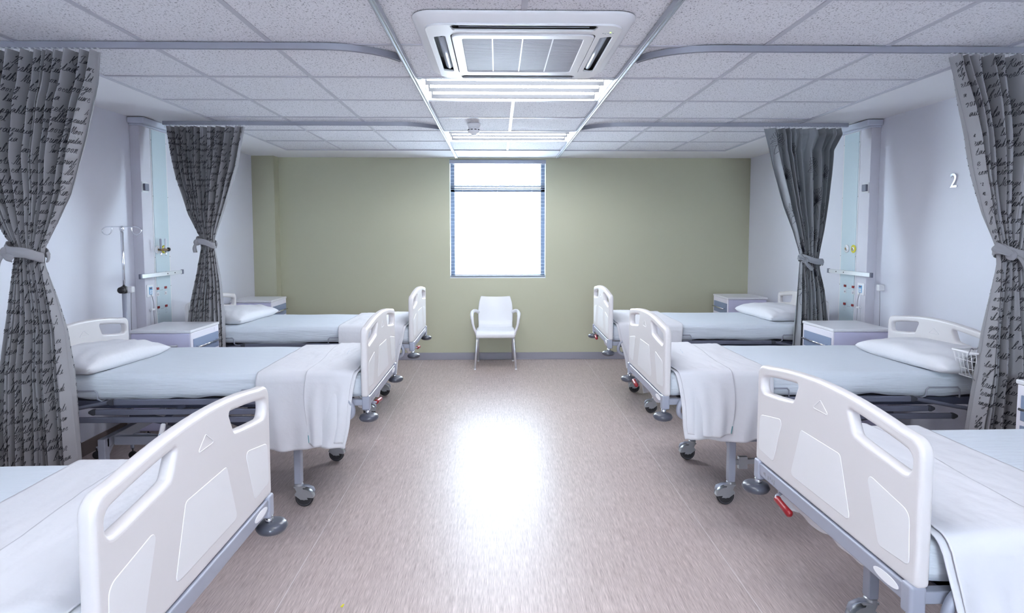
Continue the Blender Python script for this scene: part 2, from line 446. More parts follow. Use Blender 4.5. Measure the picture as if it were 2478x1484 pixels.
# ---------------------------------------------------------------- smoke detector
sd = tag(empty('smoke_detector', (-.195, 5.0, HC)), 'small white round smoke detector hanging under the ceiling between the lights', 'smoke detector')
MB().lathe([(.056, 0), (.056, -.012), (.050, -.02), (.046, -.03), (.047, -.034)]).build('mounting_base', M['white_p'], sd)
b = MB().lathe([(.044, -.034), (.044, -.042), (.050, -.046), (.05, -.062), (.044, -.075), (.024, -.082), (.022, -.095), (.006, -.098)])
b.build('sensor_head', M['white_p'], sd)
b = MB()
for k in range(10):
    a = k * PI / 5; b.box(-.009, .009, -.0015, .0015, -.0035, .0035, 0, Matrix.Translation((.0495 * math.cos(a), .0495 * math.sin(a), -.054)) @ Matrix.Rotation(a + PI / 2, 4, 'Z'))
b.build('vent_slot', M['void'], sd)

# ---------------------------------------------------------------- air conditioner cassette
ac = tag(empty('air_conditioner', (.115, 2.97, HC)), 'white square ceiling cassette air conditioner with central grille and slatted outlets', 'air conditioner')
S = .475
def sq(h, r, seg=8): return rpoly([(-h, -h), (h, -h), (h, h), (-h, h)], r, seg)
b = MB(); prof = [(S, 0, .09), (S + .001, -.006, .09), (S - .012, -.014, .09), (S - .03, -.026, .08), (S - .055, -.036, .07)]
rings = [[(x, y, z) for x, y in sq(h, r)] for h, z, r in prof]; k = len(rings[0])
vs = [p for q in rings for p in q]; fs = [(i * k + j, i * k + (j + 1) % k, (i + 1) * k + (j + 1) % k, (i + 1) * k + j) for i in range(len(rings) - 1) for j in range(k)]
b.add(vs, fs, 0, True); b.build('outer_frame', M['white_p'], ac)
def slot(cx, cy, along_x, L=.27, w=.026):
    if along_x: pts = [(cx - L, cy - w * .5), (cx - L + .03, cy - w), (cx + L - .03, cy - w), (cx + L, cy - w * .5), (cx + L - .01, cy + w), (cx - L + .01, cy + w)]
    else: pts = [(cx - w, cy - L + .02), (cx + w, cy - L), (cx + w, cy + L), (cx - w, cy + L - .02)]
    return rpoly(pts, .01, 4)
slots = [slot(0, -.392, True, .315, .036), slot(0, .392, True, .315, .036), slot(-.372, 0, False, .29), slot(.372, 0, False, .29)]
# face plate needs to be mirrored about x so the outlet outlines read the same from below
plate('face_plate', [sq(S - .05, .07)] + slots + [sq(.322, .04)], .005, .002, M['white_p'], ac, Matrix.Translation((0, 0, -.038)))
MB().box(-.42, .42, -.42, .42, -.007, -.004).build('outlet_shade_sheet', M['void'], ac)  # flat dark sheet stands in for the shade inside the outlets
for (cx, cy, ax, L) in ((0, -.392, 1, .28), (0, .392, 1, .28), (-.372, 0, 0, .25), (.372, 0, 0, .25)):
    sg = -1 if (cx < 0 or cy < 0) else 1
    def fv(u, v):
        q = -sg * (.006 + .020 * v) if ax else -sg * (-.012 + .034 * v)
        z = -.037 + .012 * v if ax else -.024 - .012 * math.sin(PI * v)
        t = (u - .5) * 2 * L
        return (t, cy + q, z) if ax else (cx + q, t, z)
    MB().grid(fv, 1, 8).build('vane', M['vane'], ac, solid=.003)
b = MB()
plate('grille_frame', [sq(.317, .04), rpoly([(-.272, -.272), (.272, -.272), (.272, .272), (-.272, .272)], .018, 5)], .006, .003, M['white_p'], ac, Matrix.Translation((0, 0, -.044)))
b = MB()
nn = 50
for k in range(nn):
    y = -.27 + .54 * k / (nn - 1); b.box(-.274, .274, y - .0032, y + .0032, -.046, -.036)
b.build('grille_slats', M['grille'], ac)
b = MB()
for x in (-.136, 0, .136): b.box(x - .003, x + .003, -.272, .272, -.0465, -.036)
b.build('grille_ribs', M['white_p'], ac)
MB().box(-.274, .274, -.274, .274, -.030, -.026).build('filter', M['grille'], ac)
b = MB()
for k in range(5): b.box(.345 + .011 * k, .351 + .011 * k, -.335 + .006 * (k % 2), -.331 + .006 * (k % 2), -.0441, -.042)
b.build('indicator_marks', M['frame'], ac)
MB().lathe([(.0035, -.042), (.0035, -.0445)], (.378, -.345, 0), 10).build('indicator_led', M['led'], ac)
MB().box(-.338, -.328, .05, .09, -.0436, -.042).build('badge', M['duct'], ac)

# ================================================================ BED (local: foot board at x=0 facing -x, head towards +x)
BW, BH, TOPZ = .44, .65, 1.068
def board_outline():
    pts = [(-BW, BH), (BW, BH), (BW, 1.0)]; arc = []
    n = 14
    for k in range(n + 1):
        y = .415 - .83 * k / n; arc.append((y, 1.026 + (TOPZ - 1.026) * (1 - (y / .415) ** 2)))
    base = rpoly([(-BW, BH), (BW, BH)] + [(BW, 1.030)] + arc[1:-1] + [(-BW, 1.030)], [.018, .018, .045] + [0] * (n - 1) + [.045], 5)
    return base
def arc_z(y, base): return base + (TOPZ - 1.026) * (1 - (y / .415) ** 2)
def slot_loop(s):
    top = [(y, arc_z(y, .986)) for y in (.405, .36, .31, .26, .21, .165, .140)]
    bot = [(.172, .958), (.22, .950), (.28, .942), (.35, .934), (.402, .929)]
    pts = [(s * y, z) for y, z in top + bot]
    return rpoly(pts, [.028, 0, 0, 0, 0, 0, .014, .016, 0, 0, 0, .028], 5)
def inset_loops():
    c = rpoly([(-.112, .876), (.112, .876), (.172, .695), (-.172, .695)], .016, 5)
    r = rpoly([(.235, .872), (.408, .838), (.414, .70), (.296, .692)], [.016, .03, .016, .016], 5)
    l = [(-y, z) for y, z in r]
    return [c, r, l]
def make_board(parent, name, x, dz):
    T = Matrix.Translation((x, 0, dz)) @ YZ
    bo = plate(name, [board_outline(), slot_loop(1), slot_loop(-1)], .019, .013, M['board'], parent, T, 4)
    for lp in inset_loops():
        # sunk groove plate then the inset on it
        plate('inset_panel', [lp], .0203, .0016, M['inset'], bo, T, 1)
    for sx in (-1, 1):
        P = [(x + sx * .0192, y, z + dz) for y, z in rpoly([(-.046, .972), (.046, .972), (.002, 1.008)], .004, 3)]
        MB().tube(P, .0013, 6, closed=True).build('embossed_mark', M['inset'], bo)
    return bo
def ring_tube(cx, cz, y, rx, rz, r): return None
def make_bed():
    R = empty('hospital_bed')
    make_board(R, 'footboard', .02, 0)
    make_board(R, 'headboard', 1.83, -.055)
    # end rail below footboard with posts, label and lever
    for (x, s, dz, nm) in ((.012, 1, 0, 'foot_rail'), (1.84, -1, -.055, 'head_rail')):
        e = MB().box(x - .014, x + .016, -BW + .01, BW - .01, .600 + dz, .648 + dz).build(nm, M['frame'], R, bevel=.006)
        if s > 0:
            lp = [(-.335 + .05 * math.cos(a * PI / 12), .624 + .0135 * math.sin(a * PI / 12)) for a in range(24)]
            plate('oval_label', [lp], .001, .0004, M['white_p'], e, Matrix.Translation((x - .0145, 0, 0)) @ YZ, 1)
            b = MB()
            for k, dy in enumerate((.36, .35, .325, .31, .295, .28)): b.box(x - .0148, x - .0138, dy - .005, dy + .003, .618 - .003 * (k % 3), .626 + .003 * (k % 2))
            b.build('engraved_marks', M['hub'], e)
            lv = MB().tube(spline([(.05, .285, .60), (.03, .275, .585), (.0, .262, .575), (-.004, .235, .571)], 5), .006, 8).build('lever_rod', M['frame'], R)
            MB().tube([(-.004, .25, .573), (-.005, .244, .5725), (-.006, .23, .571), (-.008, .18, .566), (-.009, .15, .563), (-.0095, .143, .562)], .01, 14, rs=[.009, .0135, .0115, .0125, .013, .006]).build('lever_grip', M['red'], lv)
        for sy in (-1, 1):
            y = sy * (BW - .025)
            p = MB().box(x - .02, x + .024, y - .02, y + .02, .578 + dz, .658 + dz).build('corner_post', M['frame'], R, bevel=.009, seg=3)
            w = MB().lathe([(.004, .522 + dz), (.03, .520 + dz), (.046, .527 + dz), (.053, .540 + dz), (.046, .553 + dz), (.03, .560 + dz), (.004, .558 + dz)], (x - .012 * s, y + sy * .012, 0), 28).build('bumper_wheel', M['rubber'], R)
            MB().lathe([(.012, .556 + dz), (.014, .566 + dz), (.012, .58 + dz)], (x - .006 * s, y + sy * .006, 0), 14).build('spindle', M['chrome'], w)
            MB().bar((x + .01 * s, y - sy * .01, .618 + dz), (x + .12 * s, y - sy * .01, .618 + dz), .03, .034).build('bracket', M['frame'], R, bevel=.004)
    # mattress platform
    b = MB().box(.10, 1.78, -.385, -.350, .585, .628).box(.10, 1.78, .350, .385, .585, .628).box(.10, .14, -.385, .385, .585, .628).box(1.74, 1.78, -.385, .385, .585, .628)
    for k in range(9): b.box(.2 + k * .18, .24 + k * .18, -.37, .37, .600, .622)
    b.box(.12, 1.76, -.36, .36, .622, .634)
    b.build('mattress_platform', M['frame_dark'], R, bevel=.004)
    # folded side rails
    for sy in (-1, 1):
        sr = MB()
        y = sy * .432
        for (x0, x1, z) in ((.20, 1.37, .632), (.16, 1.47, .578), (.14, 1.60, .535)):
            sr.box(x0, x1, y - .009, y + .009, z - .0155, z + .0155)
        so = sr.build('side_rail', M['rail_grey'], R, bevel=.005, seg=3)
        for (x0, x1, z) in ((.20, 1.37, .632), (.16, 1.47, .578), (.14, 1.60, .535)):
            for xx, d in ((x0, -1), (x1, 1)):
                pts = [(xx, z - .016), (xx + d * .014, z - .016), (xx + d * .034, z - .006), (xx + d * .034, z + .006), (xx + d * .016, z + .016), (xx, z + .016)]
                if d < 0: pts = pts[::-1]
                T = Matrix.Translation((0, y, 0)) @ Matrix(((1, 0, 0, 0), (0, 0, -1, 0), (0, 1, 0, 0), (0, 0, 0, 1)))
                plate('end_cap', [rpoly(pts, .005, 3)], .0105, .003, M['cap'], so, T, 2)
        MB().tube(spline([(1.395, y - sy * .004, .632), (1.50, y, .612), (1.62, y, .588), (1.70, y, .572), (1.76, y, .535), (1.775, y - sy * .03, .49)], 6), .0135, 10, flat=.8).build('swing_arm', M['rail_grey'], so)
        MB().tube(spline([(.20, y, .640), (.12, y + sy * .005, .645), (.085, y + sy * .008, .60), (.088, y + sy * .008, .555), (.13, y + sy * .004, .528)], 6), .0135, 10).build('swing_arm', M['frame'], so)
        for xx in (.35, 1.0): MB().bar((xx, y - sy * .02, .61), (xx + .12, y - sy * .02, .53), .008, .022).build('link_bar', M['frame_dark'], so)
        # mattress retaining hoops
        for xc, hw in ((.640, .06), (1.56, .095)):
            hp = [(xc - hw - .012, sy * .36, .628), (xc - hw - .010, sy * .405, .632), (xc - hw, sy * .418, .645), (xc - hw + .002, sy * .42, .68), (xc - hw + .013, sy * .42, .692), (xc + hw - .013, sy * .42, .692), (xc + hw - .002, sy * .42, .68), (xc + hw, sy * .418, .645), (xc + hw + .010, sy * .405, .632), (xc + hw + .012, sy * .36, .628)]
            MB().tube(hp, .0045, 8).build('mattress_retainer', M['frame'], R)
    # chassis
    for sy in (-1, 1): MB().box(.45, 1.47, sy * .275 - .017, sy * .275 + .017, .345, .395).build('chassis_beam', M['frame'], R, bevel=.004)
    for xx in (.42, 1.50): MB().box(xx - .02, xx + .02, -.335, .335, .345, .398).build('cross_beam', M['frame'], R, bevel=.004)
    for xx, d in ((.42, 1), (1.50, -1)):
        for sy in (-1, 1):
            y = sy * .335
            lb = MB().box(xx - .02, xx + .02, y - .0215, y + .0215, .135, .40)
            lb.add([(xx + 0, y - sy * .02, .34), (xx + 0, y - sy * .10, .34), (xx + 0, y - sy * .02, .26), (xx + .012, y - sy * .02, .34), (xx + .012, y - sy * .10, .34), (xx + .012, y - sy * .02, .26)], [(0, 1, 2), (3, 5, 4), (0, 3, 4, 1), (1, 4, 5, 2), (0, 2, 5, 3)])
            lb.build('leg', M['frame'], R, bevel=.005)
            c = MB().lathe([(.020, .118), (.024, .122), (.024, .132), (.018, .137)], (xx, y, 0), 18)
            for s2 in (-1, 1):
                c.add([(xx - .022, y + s2 * .017, .120), (xx + .022, y + s2 * .017, .120), (xx + .018 - .03 , y + s2 * .019, .045), (xx - .055, y + s2 * .019, .045),
                       (xx - .022, y + s2 * .020, .120), (xx + .022, y + s2 * .020, .120), (xx + .018 - .03, y + s2 * .022, .045), (xx - .055, y + s2 * .022, .045)],
                      [(0, 1, 2, 3), (4, 7, 6, 5), (0, 4, 5, 1), (1, 5, 6, 2), (2, 6, 7, 3), (3, 7, 4, 0)])
            c.box(xx - .04, xx + .024, y - .020, y + .020, .112, .121)
            wx = xx - .03
            def hood(u, v):
                a = math.radians(25 + 150 * u); rr_ = .056 - .004 * (2 * v - 1) ** 2
                return (wx + rr_ * math.cos(a), y + (v - .5) * .046, .0505 + rr_ * math.sin(a))
            c.grid(hood, 14, 6)
            for s2 in (-1, 1): c.add([(wx + .056 * math.cos(math.radians(25 + 150 * q / 10)), y + s2 * .023, .0505 + .056 * math.sin(math.radians(25 + 150 * q / 10))) for q in range(11)] + [(wx - .02, y + s2 * .023, .058), (wx + .02, y + s2 * .023, .05)], [tuple(range(13))])
            ca = c.build('caster', M['steel'], R, bevel=.002)
            wx = xx - .03
            MB().lathe([(.040, -.012), (.047, -.011), (.050, -.006), (.050, .006), (.047, .011), (.040, .012)], (wx, y, .0505), 28, 0, 'y').build('tyre', M['tyre'], ca)
            MB().lathe([(.006, -.014), (.012, -.0135), (.014, -.009), (.034, -.008), (.041, -.0125), (.041, .0125), (.034, .008), (.014, .009), (.012, .0135), (.006, .014)], (wx, y, .0505), 24, 0, 'y').build('wheel_hub', M['hub'], ca)
            MB().tube([(xx - .015, y, .118), (xx - .05, y, .120), (xx - .078, y, .108), (xx - .086, y, .086)], .014, 8, flat=.35, up=(0, 0, 1)).build('brake_pedal', M['frame'], ca)
    # lifting mechanism
    for sy in (-1, 1):
        y = sy * .22
        MB().bar((.62, y, .37), (1.10, y, .575), .012, .04).bar((1.42, y, .50), (.90, y, .40), .012, .045).build('scissor_arm', M['frame_dark'], R, bevel=.004)
    MB().tube([(.55, 0, .40), (.85, 0, .47)], .022, 14).build('actuator', M['cap'], R)
    MB().bar((1.0, .06, .50), (1.28, .06, .44), .03, .03).build('thrust_rod', M['frame'], R, bevel=.004)
    MB().box(.83, 1.02, -.08, .08, .41, .52).build('motor_box', M['white_p'], R, bevel=.012, seg=3)
    MB().lathe([(.02, -.1), (.034, -.09), (.034, .09), (.02, .1)], (1.16, -.03, .44), 20, 0, 'x').build('motor', M['hub'], R)
    MB().tube(spline([(.46, -.29, .22), (.62, -.29, .235), (.8, -.27, .24), (.95, -.24, .27)], 6), .008, 8).bar((.43, -.29, .225), (.60, -.29, .235), .018, .028).box(.48, .53, -.302, -.278, .19, .26).build('brake_linkage', M['steel'], R)
    # hand control hung from the near rail
    MB().tube([(1.10, .405, .56), (1.105, .41, .50)], .005, 8).build('control_cable', M['hub'], R)
    hc = MB().tube([(1.105, .44, .515), (1.106, .44, .51), (1.13, .447, .405), (1.132, .448, .395)], .012, 12, rs=[.009, .0125, .0135, .009]).build('hand_control', M['white_p'], R)
    MB().lathe([(.003, 0), (.003, .002)], (1.117, .456, .46), 8, 0, 'y').lathe([(.003, 0), (.003, .002)], (1.122, .458, .44), 8, 0, 'y').build('button', M['bluebtn'], hc)
    return R
def place(o, x, y, right, rz=0):
    o.location = (x, y, 0); o.rotation_euler.z = (0 if right else PI) + rz
BEDS = {  # key: x of footboard, y centre, right side?, small turn
    'R2': (.905, 3.60, True, 0), 'R1': (1.03, 1.84, True, .02), 'R3': (.935, 5.33, True, -.015),
    'L2': (-.705, 3.625, False, 0), 'L1': (-.775, 1.56, False, .0), 'L3': (-.690, 5.26, False, 0)}
bed0 = make_bed(); KM = kmap_of()
BL = {'R2': 'height-adjustable hospital bed in the middle of the right row',
      'R1': 'nearest hospital bed on the right, its ivory footboard large in the foreground',
      'R3': 'farthest hospital bed on the right, beside the olive wall',
      'L2': 'height-adjustable hospital bed in the middle of the left row',
      'L1': 'nearest hospital bed on the left, its ivory footboard large in the foreground',
      'L3': 'farthest hospital bed on the left, beside the olive wall'}
bed0.name = 'hospital_bed'
for k, (x, y, rt, rz) in BEDS.items():
    o = bed0 if k == 'R2' else copy_tree(bed0, KM)
    place(o, x, y, rt, rz); tag(o, BL[k], 'bed', 'hospital beds along both sides of the ward')

# ---------------------------------------------------------------- bedding
def nz(x, y, z, s): return noise.noise(Vector((x * s, y * s, z * s)))
def mattress_mesh(seed):
    b = MB(); x0, x1, hy, z0, z1, r = .045, 1.805, .405, .640, .776, .035
    # cross-section loop (y,z), swept along x
    prof = []
    for cy, cz, a0 in ((hy - r, z1 - r, 0), (-hy + r, z1 - r, PI / 2)):
        for k in range(7): a = a0 + k / 6 * PI / 2; prof.append((cy + r * math.cos(a), cz + r * math.sin(a)))
    side = [(-hy, z1 - r - .022 * (k + 1)) for k in range(3)] + [(-hy + .01, z0 + .004), (-hy + .03, z0)]
    bot = [(hy - .03, z0), (hy - .01, z0 + .004)] + [(hy, z1 - r - .022 * (3 - k)) for k in range(3)]
    # densify top
    top = [(hy - r - (2 * hy - 2 * r) * k / 14, z1) for k in range(1, 14)]
    prof = prof[:7] + top + prof[7:] + side + bot
    n = 110; k = len(prof); vs = []
    for i in range(n + 1):
        x = x0 + (x1 - x0) * i / n
        e = min(1, min(i, n - i) / 3.0); sc = 1 - .035 * (1 - e) ** 2
        for y, z in prof:
            yy = y * sc; zz = z0 + (z - z0) * (1 - .12 * (1 - e) ** 2)
            d = 0
            if abs(y) > hy - .012 and z < z1 - .02:      # gathered, pulled wrinkles on the sides
                d = .013 * nz(x * .45 + seed, y, z * 9, 3.0) + .008 * nz(x * 1.0, seed, z * 18, 3) + .003 * nz(x * 3, seed, z * 22, 3)
                yy += math.copysign(d, y)
            if z > z1 - .004: zz += .0035 * nz(x, y * .6 + seed, 0, 4) + .006 * (1 - (y / hy) ** 2)
            if z < z0 + .006: zz += .022 * nz(x, seed, 1, 3) + .01 * nz(x, seed, 2, 9)
            vs.append((x, yy, zz))
    fs = [(i * k + j, i * k + (j + 1) % k, (i + 1) * k + (j + 1) % k, (i + 1) * k + j) for i in range(n) for j in range(k)]
    fs += [tuple(range(k)), tuple(n * k + j for j in range(k))[::-1]]
    b.add(vs, fs, 0, True); return b
def put(o, key):
    x, y, rt, rz = BEDS[key]; place(o, x, y, rt, rz); return o
SIDE = {'R2': 'the middle right bed', 'R1': 'the nearest right bed', 'R3': 'the farthest right bed', 'L2': 'the middle left bed', 'L1': 'the nearest left bed', 'L3': 'the farthest left bed'}
for i, key in enumerate(BEDS):
    m = put(mattress_mesh(i * 3.7).build('mattress', M['fitted']), key)
    tag(m, 'mattress in a pale blue fitted sheet on ' + SIDE[key], 'mattress', 'mattresses on the ward beds')
    # loose end of the sheet sagging under the foot end
    def sag(u, v, i=i):
        y = -.22 + .60 * u; dp = .12 + .04 * math.sin(u * 5 + i) ** 2 + (.05 if u > .72 else 0) * min(1, (u - .72) * 8)
        q = math.sin(PI * v); return (.036 + .09 * v + .004 * nz(u, v, i, 6), y + .02 * nz(v, u, i, 3), .655 - .02 * abs(2 * v - 1) - q * dp * math.sin(PI * min(1, u * 1.05 + .02)) ** .5 + .008 * nz(u * 2, v, i, 5))
    MB().grid(sag, 40, 16).build('sheet_tuck', M['linen'], m, solid=.002)

def drape(key, name, x0f, x1f, znear, zfar, off, label, group, stamp=None, seed=0, fold=.028, ynear_sign=-1, mat_='linen', teal=False):
    """cloth laid over the bed: p runs from near hem over the top to the far hem"""
    hy, zt, r = .436 + off, .786 + off, .04
    zn, zf = znear, zfar
    Ln = zt - r - zn; Lt = 2 * (hy - r); Lq = r * PI / 2; Lf = zt - r - zf
    tot = Ln + Lq + Lt + Lq + Lf
    s = ynear_sign
    def fn(u, p):
        d = p * tot; pn = p
        xa, xb = x0f(d / tot), x1f(d / tot)
        x = xa + (xb - xa) * u
        if d < Ln: y, z = -hy, zn + d; hang = (Ln - d); side = -1
        elif d < Ln + Lq: a = (d - Ln) / r; y, z = -hy + r - r * math.cos(a), zt - r + r * math.sin(a); hang = 0; side = -1
        elif d < Ln + Lq + Lt: y, z = -hy + r + (d - Ln - Lq), zt; hang = 0; side = 0
        elif d < Ln + 2 * Lq + Lt: a = (d - Ln - Lq - Lt) / r; y, z = hy - r + r * math.sin(a), zt - r + r * math.cos(a); hang = 0; side = 1
        else: y = hy; hang = d - (Ln + 2 * Lq + Lt); z = zt - r - hang; side = 1
        if hang > 0:
            g = min(1, hang / .25)
            w = math.sin(u * 9 + seed) * .55 + .45 * math.sin(u * 21 + 1.3 + seed * 2 + z * 3)
            y += side * (g * fold * (w + 1.05) * .7 + .004)
            y += side * .006 * nz(x * 2, z, seed, 7) * g
            x += .035 * g * (u - .5) * math.sin(seed) + .012 * g * math.sin(z * 9 + seed)
            z += .010 * g * math.sin(u * 6 + seed) + .004 * nz(x, seed, 0, 12)
        if side == 0:
            z += .004 * nz(x * 2.5, y, seed, 6) + .006 * (1 - (y / hy) ** 2) + .003 * abs(nz(x * 6 + y, y * 2, seed, 4))
        return (x, y * (-s), z)
    b = MB().grid(fn, 60, 150)
    o = put(b.build(name, [M[mat_]], solid=.003), key)
    tag(o, label, 'sheet', group)
    if stamp:
        q = MB(); su, sp = stamp
        for k in range(7):
            if k == 3: continue
            P = [Vector(fn(su + .006 * k + du, sp + .012 * k + dp)) + Vector((0, 0, .0026)) for du, dp in ((0, 0), (.004, .002), (.006, .012), (.001, .010))]
            q.add(P, [(0, 1, 2, 3)])
        q.build('laundry_print', M['stamp'], o)
    if teal:
        P = [Vector(fn(.98, .004)), Vector(fn(.98, .03)), Vector(fn(1.0, .03)), Vector(fn(1.0, .004))]
        P = [p + Vector((0, s * .004, 0)) for p in P]
        MB().add(P, [(0, 1, 2, 3)]).build('teal_label', M['teal'], o, solid=.001)
    return o
G1, G2 = 'wide white sheets draped over the bed feet', 'narrow folded sheets laid over the wide sheets'
c_ = lambda v: (lambda p: v + .085 * max(0, 1 - min(p, 1 - p) / .27))
for key, x1, x1b, zn, zf, sd in (('R2', .54, .36, .415, .42, 1.0), ('R1', .57, .38, .36, .42, 2.2), ('R3', .56, .34, .42, .46, 3.1),
                                 ('L2', .54, .32, .375, .40, .4), ('L1', .56, .38, .38, .44, 5.0), ('L3', .55, .34, .40, .44, 2.7)):
    rt = BEDS[key][2]; s = -1 if rt else 1
    drape(key, 'draped_sheet', c_(.055), (lambda x1: (lambda p: x1 + .07 * math.sin(PI * p) + .02 * math.sin(9 * p)))(x1), zn, zf, 0, 'wide white sheet draped over the foot of ' + SIDE[key], G1, seed=sd, ynear_sign=s)
    drape(key, 'folded_sheet', c_(.068), (lambda x1: (lambda p: x1 + .05 * p + .01 * math.sin(12 * p)))(x1b), zn + .028, zf + .03, .009, 'narrow folded white sheet lying on the wide sheet of ' + SIDE[key], G2,
          stamp=(.55, .50) if key in ('R2', 'L2') else None, seed=sd + .15, fold=.022, ynear_sign=s, teal=key in ('R2', 'L2'))

def pillow(key, cx, cy, rz, label, lx=.235, ly=.345, h=.078, seed=0, tilt=0):
    b = MB(); n = 36
    def mk(sg):
        def fn(u, v):
            a, c = 2 * u - 1, 2 * v - 1
            e = (max(0, 1 - abs(a) ** 2.6) * max(0, 1 - abs(c) ** 2.6)) ** .42
            px = a * lx * (1 - .10 * (1 - abs(c)) * 0 - .10 * (1 - c * c) * abs(a) ** 3 * .6); py = c * ly * (1 - .07 * (1 - a * a) * abs(c) ** 3)
            wr = .018 * nz(px * 3, py * 2, seed + sg, 3.2) * e + .009 * math.sin(14 * a + 9 * c + 4 * nz(a, c, seed, 1.5)) * e * (abs(c) ** 2)
            z = sg * h * e + wr
            if sg < 0: z = max(z, -.6 * h) ; z = max(z, -.034)
            return (px, py, z)
        return fn
    b.grid(mk(1), n, n); b.grid(mk(-1), n, n)
    o = b.build('pillow', M['pillow'])
    bm = bmesh.new(); bm.from_mesh(o.data); bmesh.ops.remove_doubles(bm, verts=bm.verts, dist=.0008); bmesh.ops.recalc_face_normals(bm, faces=bm.faces); bm.to_mesh(o.data); bm.free()
    o.location = (cx, cy, .776 + .042); o.rotation_euler = (0, tilt, rz)
    return tag(o, label, 'pillow', 'white pillows on the beds')
pillow('L2', -2.36, 3.50, -.12, 'white pillow at the head of the middle left bed', seed=1, ly=.33, lx=.23)
pillow('R2', 2.585, 3.44, .10, 'white pillow at the head of the middle right bed', seed=2, ly=.36)
pillow('L3', -2.34, 5.30, -.1, 'white pillow at the head of the farthest left bed', seed=3)
pillow('R3', 2.56, 5.36, .08, 'white pillow at the head of the farthest right bed', seed=4)

# ================================================================ CURTAINS
LET = {  # joined handwriting, x-height 1; each letter runs from (0,0) to its advance
 'a': [(0, 0), (.9, .85), (.6, 1), (.2, .6), (.3, .05), (.7, .3), (1.0, .95), (.95, .2), (1.3, .1)], 'b': [(0, 0), (.6, 1.6), (.55, 2.2), (.3, 1.6), (.2, .2), (.5, 0), (.8, .4), (.6, .8), (1.2, .6)],
 'c': [(0, 0), (.8, .9), (.5, 1), (.15, .5), (.4, 0), (1.1, .25)], 'd': [(0, 0), (.8, .9), (.5, 1), (.15, .5), (.4, 0), (.8, .5), (1.25, 2.2), (.95, .2), (1.3, .1)],
 'e': [(0, 0), (.6, .5), (.6, .95), (.3, .9), (.2, .3), (.5, 0), (1.0, .25)], 'g': [(0, 0), (.9, .85), (.5, 1), (.2, .5), (.5, .2), (1.0, .95), (.7, -.6), (.3, -1.1), (.2, -.7), (1.2, .15)],
 'h': [(0, 0), (.6, 1.6), (.6, 2.2), (.35, 1.6), (.1, 0), (.5, .9), (.8, .9), (.75, .1), (1.2, .1)], 'i': [(0, 0), (.4, .95), (.3, .1), (.7, .1)], 'k': [(0, 0), (.6, 1.7), (.5, 2.2), (.1, 0), (.7, 1), (.4, .5), (.8, 0), (1.2, .1)],
 'l': [(0, 0), (.6, 1.6), (.6, 2.3), (.35, 1.7), (.25, .1), (.7, .1)], 'm': [(0, 0), (.3, 1), (.15, 0), (.55, 1), (.65, .8), (.55, 0), (1.0, 1), (1.1, .7), (1.05, .1), (1.4, .1)], 'n': [(0, 0), (.3, 1), (.15, 0), (.6, 1), (.75, .8), (.7, .1), (1.1, .1)],
 'o': [(0, 0), (.6, 1), (.25, .8), (.2, .1), (.6, .1), (.75, .8), (.6, 1), (1.1, .8)], 'p': [(0, 0), (.5, 1), (.1, -1.1), (.5, .8), (.85, .8), (.6, .1), (.4, .2), (1.2, .1)], 'r': [(0, 0), (.3, 1.1), (.6, .9), (.5, .1), (.9, .1)],
 's': [(0, 0), (.5, 1.1), (.6, .3), (.3, 0), (.9, .1)], 't': [(0, 0), (.6, 1.8), (.35, .2), (.55, 0), (.9, .15)], 'u': [(0, 0), (.25, .95), (.2, .1), (.5, .1), (.8, .95), (.75, .1), (1.1, .1)], 'w': [(0, 0), (.25, .95), (.2, .1), (.6, .9), (.6, .1), (1.0, .9), (1.3, .8)],
 'y': [(0, 0), (.25, .95), (.3, .2), (.8, .95), (.4, -1), (.1, -.8), (1.0, .15)], 'v': [(0, 0), (.3, .9), (.4, .05), (.8, .95), (1.1, .8)],
 'I': [(-.3, .3), (.3, .0), (1.0, 2.0), (.3, 1.7), (.6, 2.2), (1.5, 2.1), (.9, .1), (1.5, .1)], 'P': [(.1, 0), (.7, 2.1), (.1, 1.6), (.8, 2.3), (1.6, 1.8), (.9, 1.1), (.6, 1.2), (1.6, .1)], 'S': [(.1, .2), (.8, .1), (1.0, .9), (.5, 1.6), (1.0, 2.3), (1.3, 1.8), (1.4, .1)],
 'M': [(-.2, .1), (.3, .2), (.8, 2.1), (.9, .1), (1.6, 2.1), (1.6, .1), (2.0, .1)], 'K': [(.1, .1), (.6, 2.1), (.5, .8), (1.4, 2.2), (.7, 1), (1.3, 0), (1.7, .1)], 'T': [(-.1, 1.7), (.4, 2.2), (1.6, 2.1), (.9, 2), (.6, .1), (.2, .2), (1.3, .1)]}
WORDS = 'protea Inkulu lily Sweet Indlungi Isigalaba pincushion Pingi hakea Krinia Mooi laurel Taaibos boerboon kooigoed citadel petegoa Mountain dahlia bitterwaalwyn heather Shrub kuwe wild rose Impala'.split()
def word_strokes(word, size):
    x = 0; pts = []
    for ch in word:
        L = LET.get(ch)
        if not L: continue
        for p in (L if not pts else L[1:]): pts.append((x + p[0] + p[1] * .42, p[1]))
        x += L[-1][0]
    sp = spline([(p[0], p[1], 0) for p in pts], 5)
    return [(p.x * size, p.y * size) for p in sp], x * size
